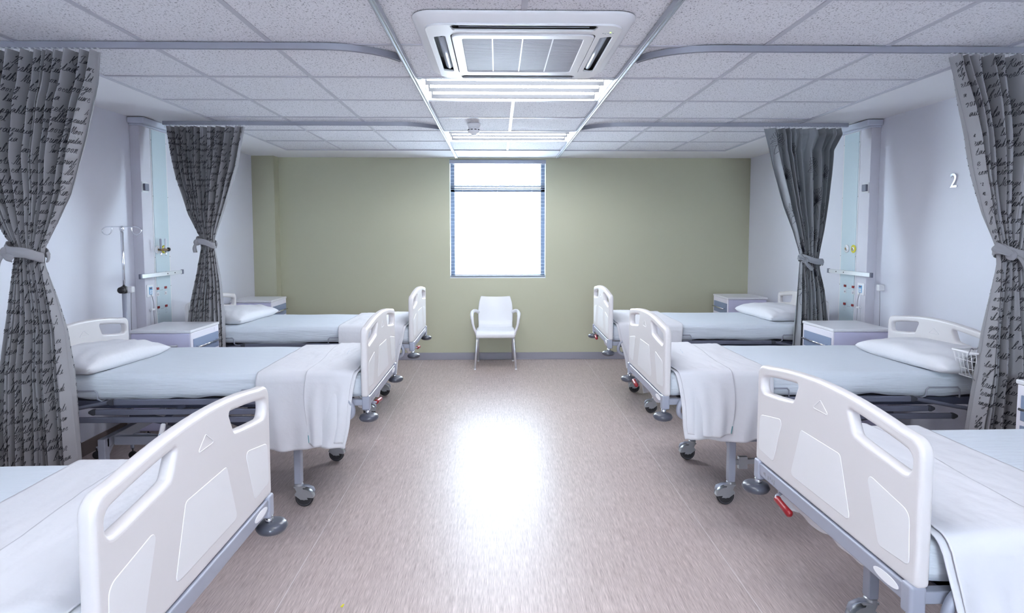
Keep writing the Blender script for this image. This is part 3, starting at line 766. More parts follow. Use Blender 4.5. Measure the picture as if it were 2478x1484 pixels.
def curtain(name, yb, ztop, zbot, left, right, ztie, nf, seed, cloth_w, label, style, mcol, ybot=0, knot_side=0, tail=None):
    rnd = random.Random(seed); H = ztop - zbot
    ph = [rnd.uniform(0, 6.28) for _ in range(8)]
    fw = [rnd.choice((.5, .7, .9, 1.3, 2.0)) * rnd.uniform(.85, 1.15) for _ in range(nf)]; tw = sum(fw); cum = [0]
    for w in fw: cum.append(cum[-1] + w / tw)
    amps = [rnd.uniform(.65, 1.25) for _ in range(nf + 1)]
    def phase(s):
        s = min(max(s, 0), 1)
        for i in range(nf):
            if s <= cum[i + 1] + 1e-9: return i + (s - cum[i]) / (cum[i + 1] - cum[i]), amps[i]
        return nf, amps[-1]
    def P(s, z):
        xl, xr = lerp_tab(left, z), lerp_tab(right, z); w = xr - xl
        pz, am = phase(s); th = 2 * PI * pz
        dt = abs(z - ztie); near = math.exp(-(dt / .16) ** 2)
        topf = max(0, (z - ztop + .25) / .25)
        A = (.026 + .040 * min(1, dt / .5)) * (1 - .35 * topf)
        if z < ztie: A = .022 + .038 * min(1, dt / .6)
        drift = (ztop - z)
        c = math.cos(th + .7 * nz(s * 4, z, seed, 1.6)); 
        c = math.copysign(abs(c) ** .7, c); yo = A * am * (c * .85 + .22 * math.cos(2.0 * th + ph[0] + drift)) + .012 * nz(s * 5, z * 1.2, seed, 2)
        dx = (w / nf) * .05 * math.sin(th + ph[1] * .1 + .5 * drift) * (1 - .5 * near)
        edge = min(1, s / .03, (1 - s) / .03)
        x = xl + w * s + dx * edge
        bulge = -.012 * math.sin(PI * s) * (.35 + near)
        ybase = yb + ybot * (ztop - z) / H
        pin = .022 * math.cos(th * 2) * topf * .5
        return Vector((x, ybase + yo * (1 - .35 * near) * (.3 + .7 * min(1, s / .03, (1 - s) / .03)) + bulge * (1 if z < ztop - .2 else .3) + pin, z))
    LV = []; NS = 320                                  # arc length of the pleated cloth at many heights
    for k in range(int(H / .05) + 2):
        z = max(zbot, ztop - k * .05); q = P(0, z); acc = [0.0]
        for i in range(1, NS + 1):
            q2 = P(i / NS, z); acc.append(acc[-1] + (q2 - q).length); q = q2
        LV.append(acc)
    def s_at(cu, k):
        a = LV[min(k, len(LV) - 1)]; i = bisect.bisect_right(a, cu)
        if i <= 0: return 0.0
        if i > NS: return 1.0
        return (i - 1 + (cu - a[i - 1]) / max(1e-6, a[i] - a[i - 1])) / NS
    def s_of(cu, cv, L0):
        f = max(0, cv / .05); k = int(f); t = f - k; A0 = LV[min(k, len(LV) - 1)][-1]; A1 = LV[min(k + 1, len(LV) - 1)][-1]
        fr = cu / L0       # same share of the cloth at both heights keeps strokes smooth
        return s_at(fr * A0, k) * (1 - t) + s_at(fr * A1, k + 1) * t
    def len_at(cv): return LV[max(0, min(int(cv / .05), len(LV) - 1))][-1]
    root = tag(empty(name, ((left[0][1] + right[0][1]) / 2, yb, 0)), label, 'curtain', 'tied back curtains')
    off = Vector(root.location)
    b = MB(); NU, NV = 300, 130
    b.grid(lambda u, v: P(u, ztop - H * v) - off, NU, NV)
    # printed pattern as ink strips lying on the cloth
    rowL = [None]
    def ribbon(pts, hw, mi):
        vs = []; fs = []; ok = []; L0 = len_at(sum(p[1] for p in pts) / len(pts)); R0 = L0 if rowL[0] is None else rowL[0]
        for (cu, cv) in pts:
            for d in (-1, 1):
                s = s_of(cu + d * hw, cv + d * hw * .45, R0); z = ztop - (cv + d * hw * .45)
                s_, z_ = min(max(s, .004), .996), min(max(z, zbot + .004), ztop - .004)
                e = .002
                p = P(s_, z_); tx = P(s_ + e, z_) - P(s_ - e, z_); tz = P(s_, z_ + .006) - P(s_, z_ - .006)
                n = tx.cross(tz).normalized()
                vs.append(p + n * .0016 - off)
            ok.append(.012 < cu / R0 < .988 and zbot + .01 < ztop - cv < ztop - .01)
        for i in range(len(pts) - 1):
            if ok[i] and ok[i + 1]: fs.append((2 * i, 2 * i + 1, 2 * i + 3, 2 * i + 2))
        if fs: b.add(vs, fs, mi, True)
    if style == 'script':
        cv = .06; row = 0
        while cv < H:
            cu = rnd.uniform(-.12, .02)
            xs = .95; cw = len_at(cv); rowL[0] = cw
            while cu < cw:
                size = rnd.choice((.016, .018, .020)); 
                st, wd = word_strokes(rnd.choice(WORDS), size * 1.1)
                dy = rnd.uniform(-.006, .006)
                ribbon([(cu + x * xs, cv - y * .92 + dy + x * -.03) for x, y in st], .0013 if size < .02 else .0015, 1)
                cu += wd * xs + rnd.uniform(.03, .11)
            cv += .048; row += 1
    else:
        cells = [(len_at(.12 + .30 * (k // 4) + .10 * (k % 4)) * (.08 + .25 * (k % 4) + .05 * ((k // 4) % 2)), .12 + .30 * (k // 4) + .10 * (k % 4)) for k in range(28)]
        for cx, cv in cells:
            rowL[0] = len_at(cv); R = rnd.uniform(.10, .135); base = rnd.uniform(-.3, .3)
            for k in range(15):
                a = base - PI / 2 + (k - 7) * .24; wdt = .25; r1 = R * rnd.uniform(.8, 1.1)
                c1 = (cx + r1 * math.cos(a), cv + r1 * math.sin(a)); m1 = (cx + .6 * r1 * math.cos(a - wdt), cv + .6 * r1 * math.sin(a - wdt)); m2 = (cx + .6 * r1 * math.cos(a + wdt), cv + .6 * r1 * math.sin(a + wdt))
                loop = spline([(cx, cv, 0), (*m1, 0), (*c1, 0), (*m2, 0), (cx, cv, 0)], 6)
                ribbon([(p.x, p.y) for p in loop], .0017, 1)
                ribbon([(cx + t * r1 * .8 * math.cos(a), cv + t * r1 * .8 * math.sin(a)) for t in (.2, .4, .6, .8, 1)], .0010, 1)
            for k in range(3):
                a = PI / 2 + (k - 1) * .8 + base; L = R * 1.1
                loop = spline([(cx, cv, 0), (cx + .5 * L * math.cos(a - .35), cv + .5 * L * math.sin(a - .35), 0), (cx + L * math.cos(a), cv + L * math.sin(a), 0), (cx + .5 * L * math.cos(a + .35), cv + .5 * L * math.sin(a + .35), 0), (cx, cv, 0)], 6)
                ribbon([(p.x, p.y) for p in loop], .0017, 1)
    me = b.v
    o = MB(); o.v, o.f, o.m, o.sm = b.v, b.f, b.m, b.sm
    mesh = bpy.data.meshes.new('curtain_cloth'); mesh.from_pydata(b.v, [], b.f)
    mesh.materials.append(mcol); mesh.materials.append(M['ink'] if style == 'script' else M['ink_soft'])
    mesh.polygons.foreach_set('material_index', b.m); mesh.polygons.foreach_set('use_smooth', b.sm); mesh.update()
    co = bpy.data.objects.new('curtain_cloth', mesh); COL.objects.link(co); co.parent = root
    # tie: flattened band round the waist plus a knot with tails
    xl, xr = lerp_tab(left, ztie), lerp_tab(right, ztie); cx = (xl + xr) / 2; hw = (xr - xl) / 2 + .012
    yc = yb + ybot * (ztop - ztie) / H - .01
    b = MB()
    def band(u, v):
        a = 2 * PI * u; ex = hw * math.cos(a); ey = .060 * math.sin(a) - (0.018 if math.sin(a) < 0 else 0)
        sl_ = knot_side * .022 * math.cos(a)
        bul = .006 * math.sin(PI * v) + .003 * nz(u * 6, v * 2, seed, 3)
        return Vector((cx + ex * (1 + bul / hw), yc + ey * (1 + bul / .06), ztie - .024 + .048 * v + sl_ + .006 * math.sin(3 * a + seed))) - off
    b.grid(band, 48, 8)
    t = b.build('tie_band', mcol, root, solid=.004)
    kx = cx + knot_side * hw * .75
    def kn(u, v):
        a, c = 2 * PI * u, PI * (v - .5)
        return Vector((kx + .026 * math.cos(a) * math.cos(c) * (1 + .25 * math.sin(3 * a)), yc - .066 + .018 * math.sin(a) * math.cos(c), ztie + knot_side * knot_side * .0 + .026 * math.sin(c))) - off
    MB().grid(kn, 18, 10).build('tie_knot', mcol, root)
    for pts, wd in (tail or []):
        sp_ = spline([(kx + p[0], yc - .07 + p[1], ztie + p[2]) for p in pts], 8); k = len(sp_)
        def tl(u, v):
            f = u * (k - 1); i = min(int(f), k - 2); q = sp_[i].lerp(sp_[i + 1], f - i); d = (sp_[i + 1] - sp_[i]).normalized()
            side = Vector((d.z, 0, -d.x)).normalized(); w = wd * (.35 + .65 * min(1, u * 1.6))
            return q + side * w * (v - .5) + Vector((0, .006 * math.sin(PI * v * 2) - .004, 0)) - off
        MB().grid(tl, 20, 6).build('tie_tail', mcol, root, solid=.003)
    hk = MB().tube([(0, 0, 0), (0, .003, .010), (0, 0, .018), (0, -.004, .012)], .0016, 5).box(-.004, .004, -.005, .005, .016, .022).build('curtain_hook', M['hook'], root)
    n = int((right[0][1] - left[0][1]) / .026)
    for k in range(n + 1):
        h = hk if k == 0 else hk.copy()
        if k: COL.objects.link(h)
        h.location = (left[0][1] + (right[0][1] - left[0][1]) * k / n - off.x, 0, ztop - .004)
    return root
ZT = HC - .045
curtain('ward_curtain', 2.925, ZT, .26, [(2.42, -2.52), (1.9, -2.52), (1.70, -2.455), (1.594, -2.412), (1.524, -2.376), (1.463, -2.335), (1.393, -2.348), (1.15, -2.376), (.863, -2.421), (.411, -2.46), (.26, -2.47)],
        [(2.42, -1.905), (2.265, -1.92), (2.187, -1.94), (2.011, -1.985), (1.733, -2.07), (1.554, -2.157), (1.473, -2.2), (1.393, -2.205), (1.231, -2.163), (1.067, -2.131), (.861, -2.122), (.612, -2.112), (.408, -2.101), (.26, -2.095)],
        1.455, 14, 11, .78, 'grey curtain printed with dark handwriting, tied back at the front left', 'script', M['curtain'], 0, -1,
        [([(0, 0, 0), (-.03, -.01, -.03), (-.055, -.01, -.08), (-.075, 0, -.13)], .075), ([(0, 0, 0), (.02, -.012, -.02), (.05, -.01, -.03)], .035)])
curtain('ward_curtain', 2.925, ZT, .26, [(2.42, 2.235), (2.164, 2.312), (2.023, 2.353), (1.819, 2.394), (1.634, 2.446), (1.469, 2.508), (1.385, 2.515), (1.218, 2.497), (1.05, 2.475), (.837, 2.46), (.623, 2.432), (.26, 2.39)],
        [(2.42, 2.86), (2.1, 2.82), (1.8, 2.76), (1.6, 2.70), (1.45, 2.655), (1.385, 2.66), (1.2, 2.70), (.9, 2.74), (.26, 2.78)],
        1.435, 11, 23, .85, 'grey curtain printed with dark handwriting, tied back at the front right', 'script', M['curtain'], 0, -1,
        [([(0, 0, 0), (-.03, -.01, .012), (-.07, -.01, .03), (-.10, 0, .045)], .045), ([(.02, 0, 0), (.05, -.012, -.03), (.08, -.012, -.08)], .05)])
curtain('ward_curtain', 4.925, ZT, .30, [(2.42, -2.70), (1.998, -2.60), (1.698, -2.499), (1.512, -2.40), (1.428, -2.391), (1.225, -2.421), (1.02, -2.462), (.849, -2.484), (.30, -2.50)],
        [(2.42, -2.06), (2.099, -2.11), (1.832, -2.185), (1.563, -2.272), (1.502, -2.285), (1.428, -2.288), (1.156, -2.239), (.882, -2.213), (.30, -2.185)],
        1.475, 13, 37, 1.0, 'grey curtain printed with dark handwriting, tied back at the back left', 'script', M['curtain'], -.19, -1,
        [([(0, 0, 0), (-.01, -.01, -.04), (-.01, 0, -.08)], .03)])
curtain('ward_curtain', 4.925, ZT, .30, [(2.42, 2.215), (2.107, 2.279), (1.767, 2.368), (1.561, 2.44), (1.354, 2.495), (1.25, 2.484), (1.007, 2.467), (.797, 2.449), (.30, 2.40)],
        [(2.42, 2.86), (2.36, 2.872), (2.226, 2.786), (2.04, 2.765), (1.767, 2.722), (1.561, 2.69), (1.354, 2.649), (1.25, 2.655), (1.076, 2.686), (.796, 2.705), (.30, 2.70)],
        1.325, 10, 41, .8, 'blue-grey curtain with drawn flowers, tied back at the back right', 'floral', M['curtain_b'], -.19, -1,
        [([(0, 0, 0), (-.04, -.01, .02), (-.06, -.005, .045)], .035), ([(0, 0, 0), (.0, -.01, -.03), (.05, -.01, -.075)], .03)])

# ================================================================ SERVICE PANELS ON THE SIDE WALLS
def service_panel(side, label):
    """local: x = distance out from wall, y along room; mirrored by side"""
    xw = XL if side < 0 else XR; s = 1 if side < 0 else -1
    R = tag(empty('service_panel', (xw, 4.95, 0)), label, 'service panel', 'bedhead service panels')
    def bx(b, x0, x1, y0, y1, z0, z1, mi=0):
        xa, xb = sorted((s * x0, s * x1)); return b.box(xa, xb, y0, y1, z0, z1, mi)
    ya, yb_, yc = -.20, -.06, .175
    bx(MB(), 0, .078, ya, yb_, .02, 2.40).build('cable_trunking', M['duct'], R, bevel=.003)
    pb = bx(MB(), 0, .080, yb_ + .002, yc, .02, 2.40).build('panel_body', M['white_p'], R, bevel=.004)
    f = bx(MB(), .080, .084, yb_ + .012, yc - .02, .03, 2.385).build('panel_face', M['panel_blue'], pb, bevel=.001)
    b = bx(MB(), 0, .13, ya - .03, yc + .04, 2.405, 2.452); bx(b, 0, .10, ya - .015, yc + .02, 2.39, 2.41)
    b.build('cornice', M['cove'], R, bevel=.018, seg=4)
    b = MB()
    for z in (2.3, 1.85, 1.35, 1.1, .7):
        for y in (yb_ + .008, yc - .01): b.lathe([(.0025, 0), (.0025, s * .0015)], (s * .0806, y, z), 8, 0, 'x')
    b.build('screw', M['black'], R)
    # equipment rail standing off the panel
    yr0, yr1 = -.385, .215
    rl = bx(MB(), .150, .160, yr0, yr1, 1.200, 1.232).build('equipment_rail', M['bright_alu'], R, bevel=.002)
    for y in (yr0, yr1): bx(MB(), .147, .163, y - .012, y + .012, 1.197, 1.235).build('rail_end_cap', M['rail_grey'], rl, bevel=.002)
    for y in (-.02, .09): bx(MB(), .08, .151, y - .012, y + .012, 1.205, 1.227).build('rail_bracket', M['bright_alu'], rl)
    b = MB()
    for y in (-.02, .09): b.lathe([(.005, 0), (.005, s * .002)], (s * .160, y, 1.216), 10, 0, 'x')
    b.build('rail_bolt', M['cap'], rl)
    # gas outlets
    fx = s * .084
    for y, mk in ((-.025, 'yellow'), (.07, 'white_p')) if side > 0 else ((.07, 'yellow'), (-.025, 'white_p')):
        go = MB().lathe([(.034, 0), (.034, s * .004), (.028, s * .007), (.020, s * .007)], (fx, y, 1.413), 24, 0, 'x').build('gas_outlet', M[mk], R)
        MB().lathe([(.019, s * .006), (.017, s * .010), (.010, s * .010)], (fx, y, 1.413), 20, 0, 'x').build('outlet_ring', M['bright_alu'], go)
        MB().lathe([(.010, s * .009), (.009, s * .013), (.004, s * .013)], (fx, y, 1.413), 14, 0, 'x').build('outlet_socket', M['brass'], go)
    # sockets and red switches
    for z in (1.093, .938):
        for y in (-.04, .075):
            bx(MB(), .084, .089, y - .016, y + .016, z - .010, z + .010).build('red_switch', M['red'], R, bevel=.002)
            if z > 1:
                so = bx(MB(), .084, .087, y - .016, y + .016, z - .062, z - .030).build('power_socket', M['white_p'], R, bevel=.004)
                MB().lathe([(.010, 0), (.010, s * .001)], (s * .087, y, z - .046), 14, 0, 'x').build('socket_ring', M['duct'], so)
            else:
                b = MB()
                for dy, dz in ((0, -.02), (-.01, -.035), (.01, -.035), (-.008, -.055), (.008, -.055)): b.lathe([(.0022, 0), (.0022, s * .001)], (s * .084, y + dy, z + dz), 8, 0, 'x')
                b.build('socket_holes', M['frame'], R)
    b = MB()
    for z in (1.075, .92): bx(b, .084, .0845, .0, .014, z, z + .003); bx(b, .084, .0845, .022, .034, z, z + .003)
    b.build('printed_marks', M['hub'], R)
    # nurse call keypad on the trunking with hanging cable
    kp = bx(MB(), .078, .084, -.185, -.095, 1.035, 1.135).build('call_plate', M['white_p'], R, bevel=.003)
    k2 = bx(MB(), .084, .086, -.160, -.115, 1.055, 1.115).build('keypad', M['bluebtn'], kp, bevel=.002)
    b = MB()
    for dy in (-.147, -.128):
        for dz in (1.066, 1.083): bx(b, .086, .0875, dy - .006, dy + .006, dz - .007, dz + .007)
    b.build('key', M['white_p'], kp)
    bx(MB(), .086, .0875, -.150, -.125, 1.101, 1.109).build('red_key', M['red'], kp)
    MB().tube(spline([(s * .086, -.135, 1.055), (s * .10, -.130, .98), (s * .095, -.125, .90), (s * .10, -.128, .82), (s * .10, -.13, .70)], 6), .0025, 6).build('call_cable', M['hub'], kp)
    MB().tube(spline([(s * .086, -.145, 1.055), (s * .10, -.160, .98), (s * .095, -.165, .90), (s * .09, -.166, .78), (s * .09, -.166, .70)], 6), .0018, 6).build('call_cable', M['bright_alu'], kp)
    bx(MB(), .084, .104, -.160, -.115, .925, .94).build('cable_clip', M['white_p'], kp, bevel=.002)
    # grey device near the top of the trunking
    dv = bx(MB(), .078, .082, -.196, -.118, 1.87, 1.955).build('device_plate', M['hook'], R, bevel=.003)
    bx(MB(), .082, .100, -.184, -.130, 1.885, 1.94).build('sounder', M['rail_grey'], dv, bevel=.003)
    # thin cables beside the panel
    MB().tube(spline([(s * .012, .20, 1.18), (s * .02, .215, 1.12), (s * .015, .24, 1.05), (s * .02, .23, .9), (s * .02, .235, .75)], 6), .0022, 6).build('side_cable', M['hub'], R)
    MB().tube(spline([(s * .012, .19, 1.14), (s * .01, .195, 1.0), (s * .01, .20, .75)], 6), .003, 6).build('side_cable', M['steel'], R)
    return R
service_panel(-1, 'tall pale blue service panel on the left wall beside grey trunking')
service_panel(1, 'tall pale blue service panel on the right wall beside grey trunking')
# oxygen flow meter plugged in on the left panel
fm = tag(empty('flow_meter', (XL + .084, 4.945, 1.413)), 'brass and clear flow meters plugged into the left service panel', 'flow meter')
MB().tube([(.0, .0, 0), (.06, -.01, 0)], .008, 12).tube([(.05, -.055, 0), (.05, .04, 0)], .010, 12).build('valve_body', M['brass'], fm)
for y in (-.055, .015):
    t = MB().lathe([(.006, -.05), (.007, -.045), (.007, -.012), (.003, -.01)], (.05, y, 0), 12).build('hose_barb', M['chrome'], fm)
    MB().lathe([(.009, .005), (.009, .02), (.008, .022), (.008, .085), (.004, .09)], (.05, y, 0), 12).build('flow_tube', M['bright_alu'] if y > 0 else M['frame'], fm)
MB().lathe([(.008, 0), (.016, .004), (.016, .02), (.010, .026)], (.05, .042, 0), 16, 0, 'y').build('control_knob', M['black'], fm)
# white hook boxes on the wall before each panel
for s, x in ((1, XL), (-1, XR)):
    bxo = MB().box(min(x, x + s * .045), max(x, x + s * .045), 4.63, 4.67, 1.085, 1.135).build('wall_bracket', M['white_p'], bevel=.006)
    tag(bxo, 'small white wall bracket beside the %s service panel' % ('left' if s > 0 else 'right'), 'bracket', 'wall brackets by the service panels')
    MB().tube(spline([(x + s * .02, 4.66, 1.085), (x + s * .012, 4.665, .95), (x + s * .012, 4.66, .70)], 5), .0025, 6).build('wire', M['hub'], bxo)
# steel numeral 2
cu = bpy.data.curves.new('two', 'FONT'); cu.body = '2'; cu.size = .135; cu.extrude = .004; cu.bevel_depth = .0008; cu.align_x = 'CENTER'
t = bpy.data.objects.new('tmp', cu); COL.objects.link(t)
me = bpy.data.meshes.new_from_object(t.evaluated_get(bpy.context.evaluated_depsgraph_get())); bpy.data.objects.remove(t)
me.transform(Matrix(((0, 0, -1, 0), (-1, 0, 0, 0), (0, 1, 0, 0), (0, 0, 0, 1)))); me.materials.clear(); me.materials.append(M['chrome'])
o = bpy.data.objects.new('bay_number', me); COL.objects.link(o); o.location = (XR - .0055, 3.958, 1.852)
tag(o, 'polished steel number 2 fixed on the right wall', 'number')

# ================================================================ BEDSIDE CABINETS (front faces +x locally)
def make_cab():
    R = empty('bedside_cabinet'); D, Wd, H = .43, .43, .845
    b = MB()
    b.box(-D, 0, -Wd / 2, Wd / 2, .10, H - .022)
    b.build('cabinet_body', M['cab'], R, bevel=.012, seg=3)
    MB().box(-.008, .004, -Wd / 2 + .001, Wd / 2 - .001, .10, H - .022).build('front_frame', M['cabface'], R, bevel=.008, seg=3)
    MB().box(-D - .004, .008, -Wd / 2 - .006, Wd / 2 + .006, H - .022, H).build('cabinet_top', M['cabtop'], R, bevel=.006, seg=3)
    zs = [(H - .19, H - .07), (H - .35, H - .215), (.12, H - .375)]
    for i, (z0, z1) in enumerate(zs):
        nm = 'drawer' if i < 2 else 'door'
        d = MB().box(.002, .010, -Wd / 2 + .03, Wd / 2 - .02, z0, z1).build(nm, M['drawer'], R, bevel=.002)
        zc = (z0 + z1) / 2 if i < 2 else z1 - .05
        h = MB().tube([(.034, -.165, zc), (.034, .165, zc)], .0065, 12)
        for y in (-.15, .15): h.tube([(.008, y, zc), (.034, y, zc)], .005, 8)
        h.build('handle', M['chrome'], d)
    MB().tube([(-.33, -Wd / 2 - .03, H - .11), (-.08, -Wd / 2 - .03, H - .11)], .006, 10).tube([(-.31, -Wd / 2 - .03, H - .11), (-.31, -Wd / 2, H - .11)], .005, 8).tube([(-.10, -Wd / 2 - .03, H - .11), (-.10, -Wd / 2, H - .11)], .005, 8).build('towel_rail', M['steel'], R)
    MB().box(.0, .006, Wd / 2 - .075, Wd / 2 - .025, H - .060, H - .034).build('key_plate', M['cabface'], R, bevel=.001)
    for x in (-D + .04, -.04):
        for y in (-Wd / 2 + .04, Wd / 2 - .04):
            c = MB().box(x - .012, x + .012, y - .012, y + .012, .07, .10).build('caster', M['steel'], R)
            MB().lathe([(.034, -.01), (.036, -.007), (.036, .007), (.034, .01)], (x, y, .0365), 18, 0, 'y').build('wheel', M['tyre'], c)
    return R
cb = make_cab(); KM = kmap_of()
for i, (x, y, rt, lab) in enumerate(((-2.225, 4.51, 0, 'white bedside cabinet with slate drawers between the middle and far left beds'),
        (2.455, 4.455, 1, 'white bedside cabinet with slate drawers between the middle and far right beds'),
        (-2.37, 6.43, 0, 'white bedside cabinet against the olive wall on the left'),
        (2.52, 6.60, 1, 'white bedside cabinet against the olive wall on the right'),
        (2.49, 2.53, 1, 'bedside cabinet at the right edge, in front of the front right curtain'))):
    o = cb if i == 0 else copy_tree(cb, KM)
    o.location = (x, y, 0); o.rotation_euler.z = PI if rt else 0
    tag(o, lab, 'cabinet', 'bedside cabinets')
# ================================================================ IV POLE
iv = tag(empty('drip_stand', (-2.625, 4.20, 0)), 'chrome drip stand with two looped hooks and black knob behind the middle left bed', 'drip stand')
MB().tube([(0, 0, .08), (0, 0, 1.15)], .0145, 14).build('lower_pole', M['frame'], iv)
MB().tube([(0, 0, 1.10), (0, 0, 1.575)], .0095, 14).build('upper_pole', M['chrome'], iv)
k = MB().lathe([(.017, 1.125), (.020, 1.13), (.020, 1.17), (.016, 1.175)], (0, 0, 0), 18).lathe([(.01, -.055), (.022, -.05), (.024, -.035), (.02, -.02), (.008, -.018)], (.005, 0, 1.15), 18, 0, 'y').build('clamp_knob', M['black'], iv)
MB().lathe([(.012, 1.565), (.015, 1.57), (.015, 1.59), (.008, 1.598)], (0, 0, 0), 14).build('top_cap', M['chrome'], iv)
for s in (-1, 1):
    hp = [(0, 0, 1.592), (s * .08, 0, 1.592), (s * .115, 0, 1.588), (s * .135, 0, 1.570), (s * .130, 0, 1.548), (s * .105, 0, 1.535), (s * .080, 0, 1.545), (s * .070, 0, 1.565), (s * .068, 0, 1.588)]
    MB().tube(spline(hp, 5), .0035, 8).build('bottle_hook', M['chrome'], iv)
for k in range(5):
    a = k * 2 * PI / 5 + .3; c, s = math.cos(a), math.sin(a)
    lg = MB().tube([(0, 0, .11), (.11 * c, .11 * s, .10), (.21 * c, .21 * s, .075)], .011, 8).build('base_leg', M['frame'], iv)
    MB().lathe([(.024, -.009), (.027, -.006), (.027, .006), (.024, .009)], (.21 * c, .21 * s, .0275), 16, 0, 'y').tube([(.21 * c, .21 * s, .03), (.21 * c, .21 * s, .075)], .005, 6).build('caster', M['tyre'], lg)
MB().lathe([(.018, .085), (.022, .09), (.022, .12), (.015, .125)], (0, 0, 0), 14).build('hub_collar', M['frame'], iv)

# ================================================================ BLOOD PRESSURE STAND WITH BASKET
bp = tag(empty('equipment_stand', (2.66, 3.045, 0)), 'white wire basket stand half hidden behind the front right curtain', 'stand')
MB().tube([(0.02, 0, .05), (0.02, 0, 1.02)], .012, 12).build('pole', M['white_p'], bp)
for k in range(5):
    a = k * 2 * PI / 5; lg = MB().tube([(.02, 0, .07), (.02 + .16 * math.cos(a), .075 * math.sin(a), .05)], .01, 8).build('base_leg', M['white_p'], bp)
    MB().lathe([(.02, -.008), (.022, -.005), (.022, .005), (.02, .008)], (.02 + .16 * math.cos(a), .075 * math.sin(a), .0225), 14, 0, 'y').tube([(.02 + .16 * math.cos(a), .075 * math.sin(a), .025), (.02 + .16 * math.cos(a), .075 * math.sin(a), .055)], .005, 6).build('caster', M['tyre'], lg)
g = tag(empty('pressure_gauge', (2.655, 3.02, 1.06)), 'round dark dial gauge peeking out beside the front right curtain above the basket', 'gauge')
MB().lathe([(.070, .015), (.078, .01), (.078, -.015), (.072, -.02), (.066, -.016)], (0, 0, 0), 32, 0, 'y').build('gauge_case', M['rail_grey'], g)
MB().lathe([(.066, -.016), (.0655, -.0165)], (0, 0, 0), 32, 0, 'y').build('dial_face', M['white_p'], g)
bk = tag(empty('wire_basket', (2.59, 3.05, .785)), 'white wire basket holding coiled black cables over the head of the middle right bed', 'basket')
def rrect(hx, hy, z, r=.02): return [(x, y, z) for x, y in rpoly([(-hx, -hy), (hx, -hy), (hx, hy), (-hx, hy)], r, 4)]
MB().tube(rrect(.135, .075, .135), .0065, 8, closed=True).build('rim', M['white_p'], bk)
b = MB()
for z, f in ((.0, .78), (.045, .85), (.09, .92)): b.tube(rrect(.135 * f, .075 * f, z), .0017, 5, closed=True)
for k in range(11):
    x = -.12 + .24 * k / 10
    b.tube([(x, -.075, .135), (x * .80, -.060, 0), (x * .80, .060, 0), (x, .075, .135)], .0015, 5)
for k in range(5):
    y = -.06 + .12 * k / 4
    b.tube([(-.135, y, .135), (-.106, y * .8, 0), (.106, y * .8, 0), (.135, y, .135)], .0015, 5)
b.build('wire_mesh', M['white_p'], bk)
def coil(nm, c, R_, n, r, lab, cat, m):
    pts = []
    for k in range(n * 16):
        a = k * 2 * PI / 16; pts.append((R_ * (1 - .08 * math.sin(k * .37)) * math.cos(a), .012 * math.sin(k * .23) + .0016 * k / 4 - .012, R_ * .8 * math.sin(a)))
    o = MB().tube(pts, r, 7).build(nm, m); o.location = c; return tag(o, lab, cat)
coil('coiled_cable', (2.585, 3.045, .857), .058, 5, .0045, 'thick black cable coiled up inside the white wire basket', 'cable', M['black'])
coil('coiled_tube', (2.545, 3.085, .850), .045, 3, .003, 'thinner grey tube looped in the left end of the wire basket', 'tube', M['hub'])
cb2 = MB().tube(spline([(2.50, 3.03, .93), (2.455, 2.99, .945), (2.425, 2.975, .90), (2.43, 2.975, .84), (2.47, 2.975, .78), (2.52, 2.975, .755), (2.60, 2.975, .75)], 8), .0018, 6).build('hanging_cable', M['hub'])
tag(cb2, 'thin grey cable looping down outside the white wire basket', 'cable')

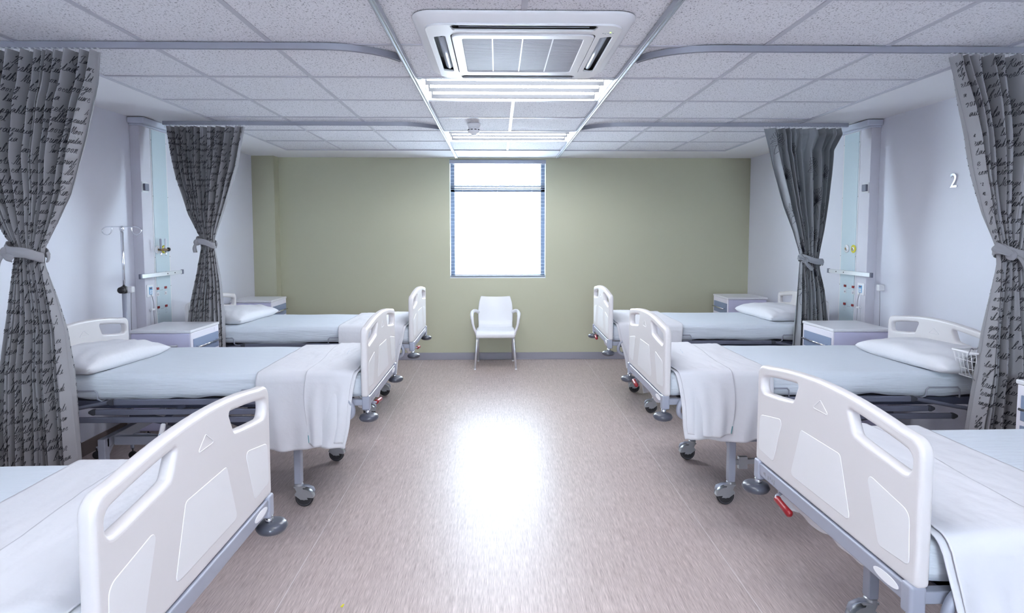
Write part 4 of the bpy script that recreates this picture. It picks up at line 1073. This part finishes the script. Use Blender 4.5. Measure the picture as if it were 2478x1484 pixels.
# ================================================================ CHAIR
ch = tag(empty('armchair', (-.025, 6.66, 0)), 'white plastic armchair with aluminium legs under the window', 'chair')
prof = [(.012, .362), (0, .375), (-.002, .40), (.012, .422), (.06, .430), (.16, .424), (.28, .418), (.36, .424), (.405, .452), (.425, .50), (.438, .57), (.452, .65), (.470, .72), (.487, .775), (.490, .785)]
wid = [.222, .223, .223, .221, .220, .216, .212, .204, .204, .208, .210, .207, .198, .182, .176]
def chs(u, v):
    f = v * (len(prof) - 1); i = min(int(f), len(prof) - 2); t = f - i
    y = prof[i][0] + (prof[i + 1][0] - prof[i][0]) * t; z = prof[i][1] + (prof[i + 1][1] - prof[i][1]) * t; w = wid[i] + (wid[i + 1] - wid[i]) * t
    a = 2 * u - 1
    if v > .62: y -= .028 * a * a * min(1, (v - .62) * 5); z += (.012 * a * a - .004) * max(0, (v - .9) * 10)
    elif v > .2: z += .012 * a * a
    return (a * w, y, z)
MB().grid(chs, 20, 42).build('seat_shell', M['chairwhite'], ch, solid=.014, sub=1)
for s in (-1, 1):
    MB().box(min(s * .195, s * .222), max(s * .195, s * .222), .03, .36, .365, .425).build('seat_side', M['chairwhite'], ch, bevel=.006)
    ar = [(s * .205, .43, .60), (s * .225, .405, .618), (s * .252, .35, .628), (s * .265, .25, .630), (s * .270, .12, .628), (s * .268, .04, .612), (s * .262, .015, .575), (s * .255, .012, .52), (s * .240, .015, .465), (s * .222, .02, .425), (s * .213, .03, .395)]
    rs = [.020] * 4 + [.021, .019, .016, .014, .015, .018, .018]
    sp = spline(ar, 5); k = len(sp)
    MB().tube(sp, .018, 12, rs=[rs[min(int(i / 5), 10)] for i in range(k)]).build('armrest', M['chairwhite'], ch)
    for y0, y1, dx in ((.03, -.01, .022), (.34, .44, .0)):
        lg = MB().tube([(s * .205, y0, .40), (s * (.211 + dx), y1, .008)], .0125, 14, rs=[.014, .011]).build('leg', M['bright_alu'], ch)
        MB().lathe([(.014, 0), (.0145, .004), (.012, .014)], (s * (.211 + dx), y1, 0), 14).build('foot_cap', M['white_p'], lg)

# tiny yellow scrap on the floor
sc = MB().add([(-.006, -.008, .0012), (.004, -.010, .0012), (.008, .006, .004), (-.001, .011, .0015)], [(0, 1, 2, 3)]).build('paper_scrap', M['yellow'], solid=.001)
sc.location = (-.646, 2.376, 0); tag(sc, 'tiny yellow scrap lying on the aisle floor', 'scrap')
